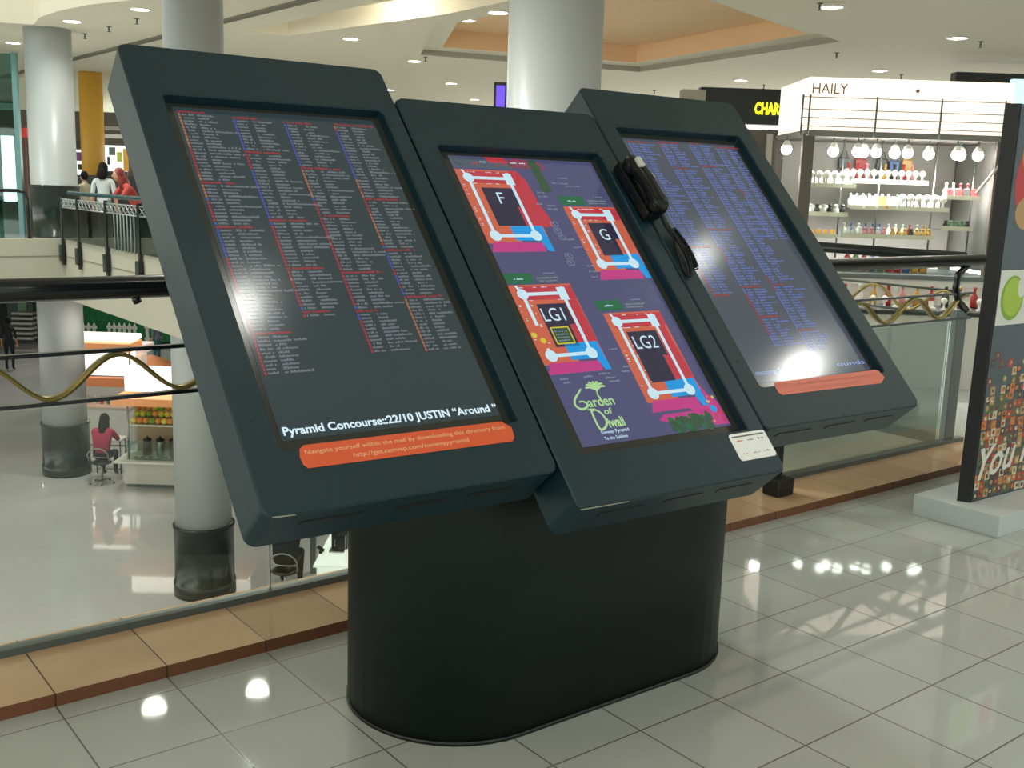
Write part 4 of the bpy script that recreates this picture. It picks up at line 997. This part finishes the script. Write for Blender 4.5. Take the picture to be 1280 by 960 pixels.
# ================================================================== PEOPLE
def figure(name, base, rz, joints, label, top, bottom, hair, shoes=None, scale=1.0, hairlen=.12, bulk=1.0):
    """joints: dict of local joint positions in metres (x right, y forward, z up)"""
    J = {k: Vector(v)*scale for k, v in joints.items()}
    R = Matrix.Rotation(rz, 4, 'Z'); base = Vector(base)
    o = thing('person', base, label, 'person')
    order = ['pelvis', 'belly', 'chest', 'neck', 'head', 'shL', 'elL', 'wrL', 'haL', 'shR', 'elR', 'wrR', 'haR', 'hipL', 'knL', 'anL', 'toL', 'hipR', 'knR', 'anR', 'toR']
    rad = dict(pelvis=.135, belly=.115, chest=.135, neck=.052, head=.06, shL=.062, elL=.042, wrL=.027, haL=.032, hipL=.085, knL=.058, anL=.038, toL=.034)
    E_ = [('pelvis', 'belly'), ('belly', 'chest'), ('chest', 'neck'), ('neck', 'head'), ('chest', 'shL'), ('shL', 'elL'), ('elL', 'wrL'), ('wrL', 'haL'), ('chest', 'shR'), ('shR', 'elR'), ('elR', 'wrR'), ('wrR', 'haR'),
          ('pelvis', 'hipL'), ('hipL', 'knL'), ('knL', 'anL'), ('anL', 'toL'), ('pelvis', 'hipR'), ('hipR', 'knR'), ('knR', 'anR'), ('anR', 'toR')]
    me = bpy.data.meshes.new('sk'); me.from_pydata([J[k] for k in order], [(order.index(a), order.index(c)) for a, c in E_], [])
    so = bpy.data.objects.new('sk', me); COL.objects.link(so)
    md = so.modifiers.new('s', 'SKIN'); md.use_smooth_shade = True
    for i, k in enumerate(order):
        r = rad.get(k) or rad[k[:-1]+'L']; r *= scale*(bulk if k in ('pelvis', 'belly', 'chest', 'shL', 'shR', 'elL', 'elR') else 1)
        sv = me.skin_vertices[0].data[i]; sv.radius = (r, r*(.78 if k in ('chest', 'belly') else 1)); sv.use_root = (k == 'pelvis')
    sb = so.modifiers.new('b', 'SUBSURF'); sb.levels = 2; sb.render_levels = 2
    dg = bpy.context.evaluated_depsgraph_get(); dg.update(); em_ = so.evaluated_get(dg).to_mesh()
    b = MB(); mats = {'s': M_skin, 't': top, 'b': bottom, 'f': shoes or M_dark}
    segc = {('chest', 'neck'): 't', ('neck', 'head'): 's', ('elL', 'wrL'): 's', ('elR', 'wrR'): 's', ('wrL', 'haL'): 's', ('wrR', 'haR'): 's', ('pelvis', 'hipL'): 'b', ('pelvis', 'hipR'): 'b', ('hipL', 'knL'): 'b', ('hipR', 'knR'): 'b',
            ('knL', 'anL'): 'b', ('knR', 'anR'): 'b', ('anL', 'toL'): 'f', ('anR', 'toR'): 'f'}
    vs = [v.co.copy() for v in em_.vertices]; bv = [b.bm.verts.new(base+R @ v) for v in vs]
    def sd(p, a, c):
        ab = c-a; t = max(0, min(1, (p-a).dot(ab)/max(ab.length_squared, 1e-9))); return (p-a-ab*t).length
    for pgn in em_.polygons:
        c = sum((vs[i] for i in pgn.vertices), Vector())/len(pgn.vertices)
        best = min(E_, key=lambda e_: sd(c, J[e_[0]], J[e_[1]])/(rad.get(e_[0], .05) if e_[0] in rad else rad[e_[0][:-1]+'L']))
        f = b.bm.faces.new([bv[i] for i in pgn.vertices]); f.smooth = True; f.material_index = b.mi(mats[segc.get(best, 't')])
    so.evaluated_get(dg).to_mesh_clear(); bpy.data.objects.remove(so)
    hc = J['head']+Vector((0, .012, .075))*scale
    b.ball(base+R @ hc, .1*scale, M_skin, 16, (.78, .92, 1.15), R)
    b.ball(base+R @ (hc+Vector((0, .095, -.015))*scale), .016*scale, M_skin, 8, (.8, 1.2, 1.3), R)      # nose
    for sx in (-1, 1):
        b.ball(base+R @ (hc+Vector((sx*.078, -.005, -.01))*scale), .02*scale, M_skin, 8, (.4, .9, 1.3), R)
        b.ball(base+R @ (hc+Vector((sx*.03, .082, .012))*scale), .009*scale, M_dark, 8, (1.2, .6, .7), R)
    b.ball(base+R @ (hc+Vector((0, .084, -.052))*scale), .02*scale, mat('lips', (150, 80, 76), .5), 8, (1, .4, .3), R)
    for s in 'LR':   # fingers
        w = J['wr'+s]; h = J['ha'+s]; t = (h-w).normalized(); side = t.cross(Vector((0, 0, 1)));
        side = side.normalized() if side.length > .1 else Vector((0, 1, 0)); pn = t.cross(side)
        for q in range(4):
            a0 = h+side*(q-1.5)*.018*scale; L_ = (.07, .08, .075, .06)[q]*scale
            b.tube([base+R @ p_ for p_ in (a0-t*.01, a0+t*L_*.55, a0+t*L_*.9-Vector((0, 0, .012)))], [.009*scale, .008*scale, .006*scale], M_skin, 6)
        a0 = (w+h)/2+side*-.028*scale
        b.tube([base+R @ p_ for p_ in (a0, a0+(t*.6-side)*.035*scale, a0+(t-side*.7)*.055*scale)], [.011*scale, .009*scale, .007*scale], M_skin, 6)
    b.build('body', o)
    b = MB(); hm = hair
    b.ball(base+R @ (hc+Vector((0, -.022, .022))*scale), .108*scale, hm, 16, (.86, .92, 1.1), R)
    if hairlen > .13: b.tube([base+R @ (hc+Vector((0, -.03, .06))*scale), base+R @ (hc+Vector((0, -.05, -.04))*scale), base+R @ (hc+Vector((0, -.10, -.6*hairlen))*scale), base+R @ (hc+Vector((0, -.10, -hairlen))*scale)], [.07*scale, .10*scale, .105*scale, .06*scale], hm, 14)
    b.build('hair', o)
    return o
STAND = dict(pelvis=(0, 0, .95), belly=(0, 0, 1.1), chest=(0, 0, 1.3), neck=(0, .01, 1.46), head=(0, .02, 1.53), shL=(-.17, 0, 1.38), elL=(-.22, -.02, 1.1), wrL=(-.23, .06, .86), haL=(-.23, .09, .79),
             shR=(.17, 0, 1.38), elR=(.22, -.02, 1.1), wrR=(.23, .06, .86), haR=(.23, .09, .79), hipL=(-.09, 0, .90), knL=(-.1, .02, .50), anL=(-.1, -.01, .09), toL=(-.11, .13, .04), hipR=(.09, 0, .90), knR=(.1, .02, .50), anR=(.1, -.01, .09), toR=(.11, .13, .04))
LEANP = dict(STAND); LEANP.update(belly=(0, .08, 1.08), chest=(0, .20, 1.24), neck=(0, .30, 1.36), head=(0, .34, 1.42), shL=(-.17, .22, 1.30), elL=(-.24, .38, 1.11), wrL=(-.08, .56, 1.13), haL=(-.02, .62, 1.13), shR=(.17, .22, 1.30), elR=(.24, .38, 1.11), wrR=(.08, .54, 1.15), haR=(.02, .6, 1.15))
SIT = dict(pelvis=(0, 0, .55), belly=(0, .05, .70), chest=(0, .12, .90), neck=(0, .2, 1.05), head=(0, .24, 1.11), shL=(-.17, .13, .98), elL=(-.22, .3, .80), wrL=(-.12, .5, .84), haL=(-.08, .57, .84), shR=(.17, .13, .98), elR=(.22, .3, .80), wrR=(.12, .5, .84), haR=(.08, .57, .84),
           hipL=(-.1, .06, .53), knL=(-.12, .45, .54), anL=(-.12, .38, .14), toL=(-.12, .5, .08), hipR=(.1, .06, .53), knR=(.12, .45, .54), anR=(.12, .38, .14), toR=(.12, .5, .08))
cam_dir = lambda p: math.atan2(CAM.x-p.x, p.y-CAM.y)       # heading that turns a figure's back to the camera is 0 offset
cl = lambda n, c: mat('cloth '+n, c, .8)
p = Vector((XE+.62, 18.2, 0)); p.y = atx(160, 300, XE+.5).y
p.y = atx(170, 250, XE+.9).y
figure('person', (XE+.95, p.y, 0), PI/2, LEANP, 'woman in red top leaning with crossed arms on the far gallery rail', cl('red', (176, 66, 60)), cl('dark skirt', (34, 34, 40)), mat('reddish hair', (130, 50, 40), .5), scale=1.0, hairlen=.25)
q = at(132, 300, 21.0); figure('person', (q.x, q.y, 0), -.6, STAND, 'person with black hair and white top behind the far gallery rail', cl('white', (190, 196, 196)), cl('grey trousers', (120, 122, 120)), M_hair, scale=1.0, hairlen=.2)
q = at(109, 300, 24); figure('person', (q.x, q.y, 0), .4, STAND, 'short person in beige standing behind the far gallery rail', cl('beige', (170, 160, 136)), cl('dark trousers', (40, 42, 46)), M_hair, scale=.9)
q = atz(13, 463, LOW); figure('person', (q.x, q.y, LOW), -.5, STAND, 'man dressed in black standing on the lower floor at the left edge', cl('black', (24, 26, 30)), cl('black trousers', (22, 22, 26)), M_hair, scale=1.02)
q = atz(197, 452, LOW+.2); figure('person', (q.x, q.y, LOW), .5, STAND, 'person in teal trousers walking beyond the food stalls', cl('grey shirt', (90, 100, 110)), cl('teal', (40, 96, 100)), M_hair, scale=1.0)

# chairs on the lower floor
def stool(base, rz, label):
    o = thing('round_back_chair', base, label, 'chair'); base = Vector(base); R = Matrix.Rotation(rz, 4, 'Z')
    Wp = lambda x, y, z: base+R @ Vector((x, y, z))
    b = MB(); b.lathe(base, [(.19, .44), (.21, .455), (.21, .48), (.18, .495)], M_dark, 24); b.build('seat', o)
    b = MB(); pts = [Wp(-.2, -.10, .46)]+[Wp(.22*math.cos(a), -.22+.02, .64+.17*math.sin(a)) for a in [PI-PI*i/12 for i in range(13)]]+[Wp(.2, -.10, .46)]
    b.tube(pts, .013, M_steel, 8); b.tube([Wp(-.2, -.2, .62), Wp(.2, -.2, .62)], .01, M_steel, 8); b.build('back_frame', o)
    b = MB(); b.tube([Wp(0, 0, .06), Wp(0, 0, .45)], .025, M_steel, 10); b.build('pedestal_stem', o)
    for k in range(5):
        a = 2*PI*k/5; b = MB(); b.tube([Wp(0, 0, .08), Wp(.24*math.cos(a), .24*math.sin(a), .045)], .014, M_steel, 8); b.ball(Wp(.25*math.cos(a), .25*math.sin(a), .022), .022, M_dark, 8); b.build('leg', o)
RZ = -.66
q = atz(128, 604, LOW); q1 = Vector((q.x, q.y, LOW))
stool(q1, RZ, 'steel round-backed chair under the woman in crimson on the lower floor')
figure('person', q1, RZ, SIT, 'woman with long dark hair in a crimson top seated on the lower floor', cl('crimson', (150, 28, 60)), cl('navy', (30, 34, 54)), M_hair, scale=1.12, hairlen=.36, bulk=1.15)
q = atz(357, 748, LOW); q2 = Vector((q.x, q.y, LOW))
stool(q2, RZ, 'steel round-backed chair under the person in black beside the kiosk pedestal')
figure('person', q2, RZ, SIT, 'person in black seated with back turned, seen under the left screen', cl('black', (24, 26, 30)), cl('black trousers', (22, 22, 26)), M_hair, scale=1.18, hairlen=.2, bulk=1.45)

# ================================================================== LOWER FLOOR STALLS
def local(base, rz):
    base = Vector(base); R = Matrix.Rotation(rz, 4, 'Z'); return (lambda x, y, z: base+R @ Vector((x, y, z))), R
SRZ = CY-PI/2          # stalls face the camera
def stall(name, base, rz, label, parts):
    o = thing(name, base, label, 'food stall'); Wp, R = local(base, rz)
    for nm, c, s, m, bev in parts:
        b = MB(); b.box(Wp(*c), s, m, mx=R, bev=bev); b.build(nm, o)
    return o, Wp, R
SD = 22.6; px = 1/58.0
s0 = atz(156, 609, LOW); s0 = Vector((s0.x, s0.y, LOW))
M_sg = glassmat('stall glass', (228, 240, 234), 1.0)
stA, WA, RA = stall('food_stall', s0, SRZ, 'white food stall with lit menu board and orange canopy left of the nearer column', [
    ('plinth', (1.3, .45, .04), (2.5, .8, .08), M_greymetal, 0), ('front_panel', (1.3, .4, .30), (2.6, .8, .45), M_offwhite, .01), ('counter_lip', (1.25, .36, .565), (2.85, .95, .05), M_white, .01),
    ('back_panel', (1.3, .86, 1.1), (2.6, .04, 1.2), mat('warm back panel', (170, 150, 120), .6), 0), ('upper_shelf', (1.3, .35, 1.32), (2.5, .45, .03), M_white, .005),
    ('canopy', (1.2, .3, 1.86), (2.8, .8, .16), M_orangelit, .01), ('menu_board', (1.2, .5, 2.26), (2.6, .08, .55), M_pale, .01), ('glass_front', (1.3, .05, .80), (2.5, .01, .42), M_sg, 0)])
for x in (.08, 1.3, 2.5):
    b = MB(); b.tube([WA(x, .1, .6), WA(x, .1, 1.8)], .025, M_steel, 8); b.build('post', stA)
random.seed(21)
fg = [mat('fruit '+n, c, .5) for n, c in (('lime', (176, 196, 70)), ('yellow', (214, 200, 90)), ('green', (120, 160, 60)), ('orange', (205, 140, 70)))]
fm = []
for m_ in fg:
    b = MB(); b.ball((0, 0, 0), .075, m_, 10, (1, 1, .92)); b.tube([(0, 0, .06), (.01, 0, .085)], .006, M_dark, 5); o = b.build('fruit'); fm.append(o.data); bpy.data.objects.remove(o)
for r in range(3):
    for i in range(9):
        o = bpy.data.objects.new('fruit', random.choice(fm)); COL.objects.link(o); o.location = WA(.16+.13*i+.03*(r % 2), .22+.13*r, 1.41+.12*r); tag(o, 'yellow green fruit piled on the upper shelf of the white food stall', 'fruit', 'fruit piled on the stall shelf')
b = MB()
for r in (1, 2): b.box(WA(.7, .22+.13*r+.02, 1.335+.06*r), (1.3, .12, .12*r), M_offwhite, mx=RA)
b.build('fruit_riser', stA)
trm = [GM['amber'], GM['dark'], GM['red'], GM['pearl']]
for i in range(8):
    o = thing('food_tray', WA(.18+.16*i, .18, .592), 'small round tray of food in the glass counter of the white food stall', 'food tray', 'trays in the stall counter')
    b = MB(); c = WA(.18+.16*i, .18, .592); b.lathe(c, [(.05, 0), (.07, .01), (.072, .03), (.065, .028), (.05, .012)], M_white, 16); b.build('tray', o)
    b = MB(); b.ball(c+Vector((0, 0, .02)), .055, trm[i % 4], 10, (1, 1, .5)); b.build('food', o)
for i in range(4):
    o = thing('steel_urn', WA(.35+.28*i, .45, .592), 'dark topped steel urn in the back row of the white food stall', 'urn', 'urns at the back of the stall')
    c = WA(.35+.28*i, .45, .592); b = MB(); b.lathe(c, [(.08, 0), (.09, .02), (.09, .30), (.06, .34)], M_steel if i % 2 else mat('brown urn', (96, 76, 56), .4), 16); b.build('pot', o)
    b = MB(); b.lathe(c+Vector((0, 0, .34)), [(.09, 0), (.09, .03), (.02, .06), (.02, .09)], M_dark, 16); b.build('lid', o)
# stall further back
s1 = atz(100, 556, LOW); s1 = Vector((s1.x, s1.y, LOW))
stB, WB, RB = stall('food_stall', s1, SRZ, 'farther food stall with white menu and orange bands behind the woman in crimson', [
    ('front_panel', (.5, .4, .48), (1.4, .8, .92), M_offwhite, .01), ('countertop', (.5, .4, .96), (1.5, .9, .05), mat('pinkish counter', (214, 176, 160), .5), .01),
    ('menu_board', (.4, .6, 1.95), (1.6, .08, .62), M_pale, .01), ('lower_band', (.5, .55, 1.48), (1.3, .2, .22), M_orange, .01), ('canopy', (.4, .4, 2.42), (1.8, .9, .20), M_orangelit, .01), ('upper_board', (.4, .45, 2.62), (1.8, .7, .12), M_pale, .01)])
for x in (-.15, 1.1):
    b = MB(); b.tube([WB(x, .5, .98), WB(x, .5, 2.35)], .025, M_steel, 8); b.build('post', stB)
for i in range(7):
    good('bottle', ['dark', 'amber', 'white', 'red'][i % 4], WB(.0+.16*i, .25, .988), 'small bottle on the pinkish counter of the farther food stall', 'bottle', 'bottles on the farther stall', 1.2)
# table with frame at the woman's side
def table(base, w, d, h, label, m):
    o = thing('small_table', base, label, 'table'); Wp, R = local(base, SRZ)
    b = MB(); b.box(Wp(0, 0, h-.02), (w, d, .04), m, mx=R, bev=.005); b.build('tabletop', o)
    for sx in (-1, 1):
        for sy in (-1, 1):
            b = MB(); b.tube([Wp(sx*(w/2-.04), sy*(d/2-.04), 0), Wp(sx*(w/2-.04), sy*(d/2-.04), h-.03)], .018, M_greymetal, 8); b.build('leg', o)
    b = MB(); b.tube([Wp(-w/2+.04, -d/2+.04, .1), Wp(w/2-.04, -d/2+.04, .1)], .012, M_greymetal, 6); b.build('stretcher', o)
table(q1+Matrix.Rotation(SRZ, 4, 'Z').to_3x3() @ Vector((-.15, .95, 0)), .6, .4, .78, 'white small table in front of the woman in crimson', M_white)
# white counter with machine next to the person in black
cc = atz(392, 724, LOW); cc = Vector((cc.x, cc.y, LOW)); oc = thing('display_counter', cc, 'bright white low counter carrying a black machine, beside the kiosk pedestal', 'counter'); WC, RC = local(cc, SRZ)
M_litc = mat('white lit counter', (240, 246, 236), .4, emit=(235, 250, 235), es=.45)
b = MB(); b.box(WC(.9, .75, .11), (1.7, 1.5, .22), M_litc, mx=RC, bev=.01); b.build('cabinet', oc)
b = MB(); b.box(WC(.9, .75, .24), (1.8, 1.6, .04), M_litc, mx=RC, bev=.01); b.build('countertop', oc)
b = MB(); b.box(WC(-.06, .3, .65), (.10, .10, 1.3), M_greymetal, mx=RC, bev=.01); b.build('corner_post', oc)
mo = thing('drink_machine', WC(.30, .75, .26), 'black drinks machine standing on the bright white counter', 'machine')
b = MB(); b.box(WC(.30, .85, .41), (.28, .16, .30), M_blackpl, mx=RC, bev=.02); b.build('machine_body', mo)
b = MB(); b.box(WC(.36, .68, .44), (.13, .2, .24), M_blackpl, mx=RC, bev=.015); b.build('machine_head', mo)
b = MB(); b.tube([WC(.24, .66, .42), WC(.24, .66, .34)], .015, M_steel, 8); b.tube([WC(.24, .66, .42), WC(.24, .80, .44)], .015, M_steel, 8); b.build('spout', mo)
b = MB(); b.box(WC(.28, .68, .275), (.26, .2, .025), M_steel, mx=RC, bev=.005); b.build('drip_tray', mo)
bo = thing('counter_bin', WC(.02, .55, .26), 'small dark angular holder left of the black drinks machine', 'holder')
b = MB(); b.box(WC(.02, .55, .34), (.14, .1, .03), M_dark, mx=RC @ Matrix.Rotation(.6, 4, 'Y'), bev=.01); b.build('tray', bo)
b = MB(); b.box(WC(.02, .55, .285), (.05, .08, .05), M_dark, mx=RC, bev=.005); b.build('foot', bo)

# white and red boxes, orange canopy further back
s2 = atz(140, 520, LOW); s2 = Vector((s2.x, s2.y, LOW))
DC = (s2-CAM).dot(fw)
def zq(v): return at(140, v, DC+.3).z-LOW
stC, WCx, RCx = stall('food_stall', s2, SRZ, 'farthest white topped stall in front of the green hedge and picket fence', [
    ('upper_board', (.0, .5, (zq(427)+zq(437))/2), (1.78, .9, zq(427)-zq(437)), mat('pink white board', (236, 212, 200), .5, emit=(236, 212, 200), es=.35), .01), ('lit_boards', (.15, .45, (zq(440)+zq(455))/2), (1.25, .5, zq(440)-zq(455)), mat('cream board', (236, 214, 190), .5, emit=(236, 214, 190), es=.3), .01),
    ('cabinet', (.0, .5, .45), (1.6, .8, .9), M_offwhite, .01), ('post', (-.7, .5, zq(437)/2+.45), (.06, .06, zq(437)-.9), M_greymetal, 0), ('post', (.7, .5, zq(437)/2+.45), (.06, .06, zq(437)-.9), M_greymetal, 0)])
up_ = atz(190, 490, LOW); um = thing('orange_parasol', (up_.x, up_.y, LOW), 'flat orange parasol canopy beside the farthest stall', 'parasol')
zc_ = at(188, 456, (Vector((up_.x, up_.y, LOW))-CAM).dot(fw)).z
b = MB(); b.lathe((up_.x, up_.y, zc_), [(.85, -.04), (.85, .0), (.1, .32), (.02, .34)], M_orange, 4); b.build('canopy', um)
b = MB(); b.tube([(up_.x, up_.y, LOW), (up_.x, up_.y, zc_+.3)], .03, M_greymetal, 8); b.build('pole', um)

# hedge and picket fences
b = MB(); c = facing_box(b, 70, 330, 385, 428, 41.5, .3, M_hedge); hg = b.build('hedge', None, (c.x, c.y, c.z)); tag(hg, 'flat dark green hedge wall on the lower floor behind the picket fences', 'hedge')
def fence(u0, u1, n, label):
    pa = at(u0, 428, 40.7); pb = at(u1, 428, 40.7); zb = LOW; e = Vector((pb.x-pa.x, pb.y-pa.y, 0)); w = e.length; e.normalize()
    o = thing('picket_fence', (pa.x, pa.y, zb), label, 'fence'); yaw = math.atan2(e.y, e.x); zt = at(u0, 402, 40.7).z
    for i in range(n):
        c = Vector((pa.x, pa.y, 0))+e*(w*(i+.5)/n); b = MB(); h = zt-zb; ww = w/n*.27
        n2 = Vector((-e.y, e.x, 0))*.02
        pts = [(-ww, 0), (ww, 0), (ww, h-.12), (0, h), (-ww, h-.12)]
        b.loft([[c+e*x+Vector((0, 0, zb+z))-n2 for x, z in pts], [c+e*x+Vector((0, 0, zb+z))+n2 for x, z in pts]], M_white, True, True, False); b.build('picket', o)
    for zz in (.35, .80):
        b = MB(); cm = (pa+pb)/2; b.box((cm.x, cm.y, zb+zz*(zt-zb)), (w, .03, .09), M_white, yaw); b.build('fence_rail', o)
fence(101, 122, 3, 'short white picket fence right of the farther column, before the hedge')
fence(134, 172, 6, 'longer white picket fence in the middle of the hedge')
fence(181, 188, 1, 'single white picket right of the longer fence')
# shelving of a shop at the far left of the lower floor
q = at(30, 430, 41); sh = thing('shop_shelving', (q.x, q.y, LOW), 'pale striped shop shelving at the left edge of the lower floor', 'shelving')
for i in range(6):
    b = MB(); facing_box(b, 14, 40, 391+i*6.2, 393.5+i*6.2, 40.5, .5, M_offwhite); b.build('shelf', sh)
b = MB(); facing_box(b, 10, 42, 378, 428, 41.2, .1, mat('grey green back', (70, 88, 84), .6)); b.build('back_board', sh)
tb = MB(); facing_box(tb, 22, 33, 372, 390, 41.05, .05, mat('green sign', (110, 150, 110), .5)); tag(tb.build('green_sign'), 'small green sign above the pale shop shelving', 'sign')
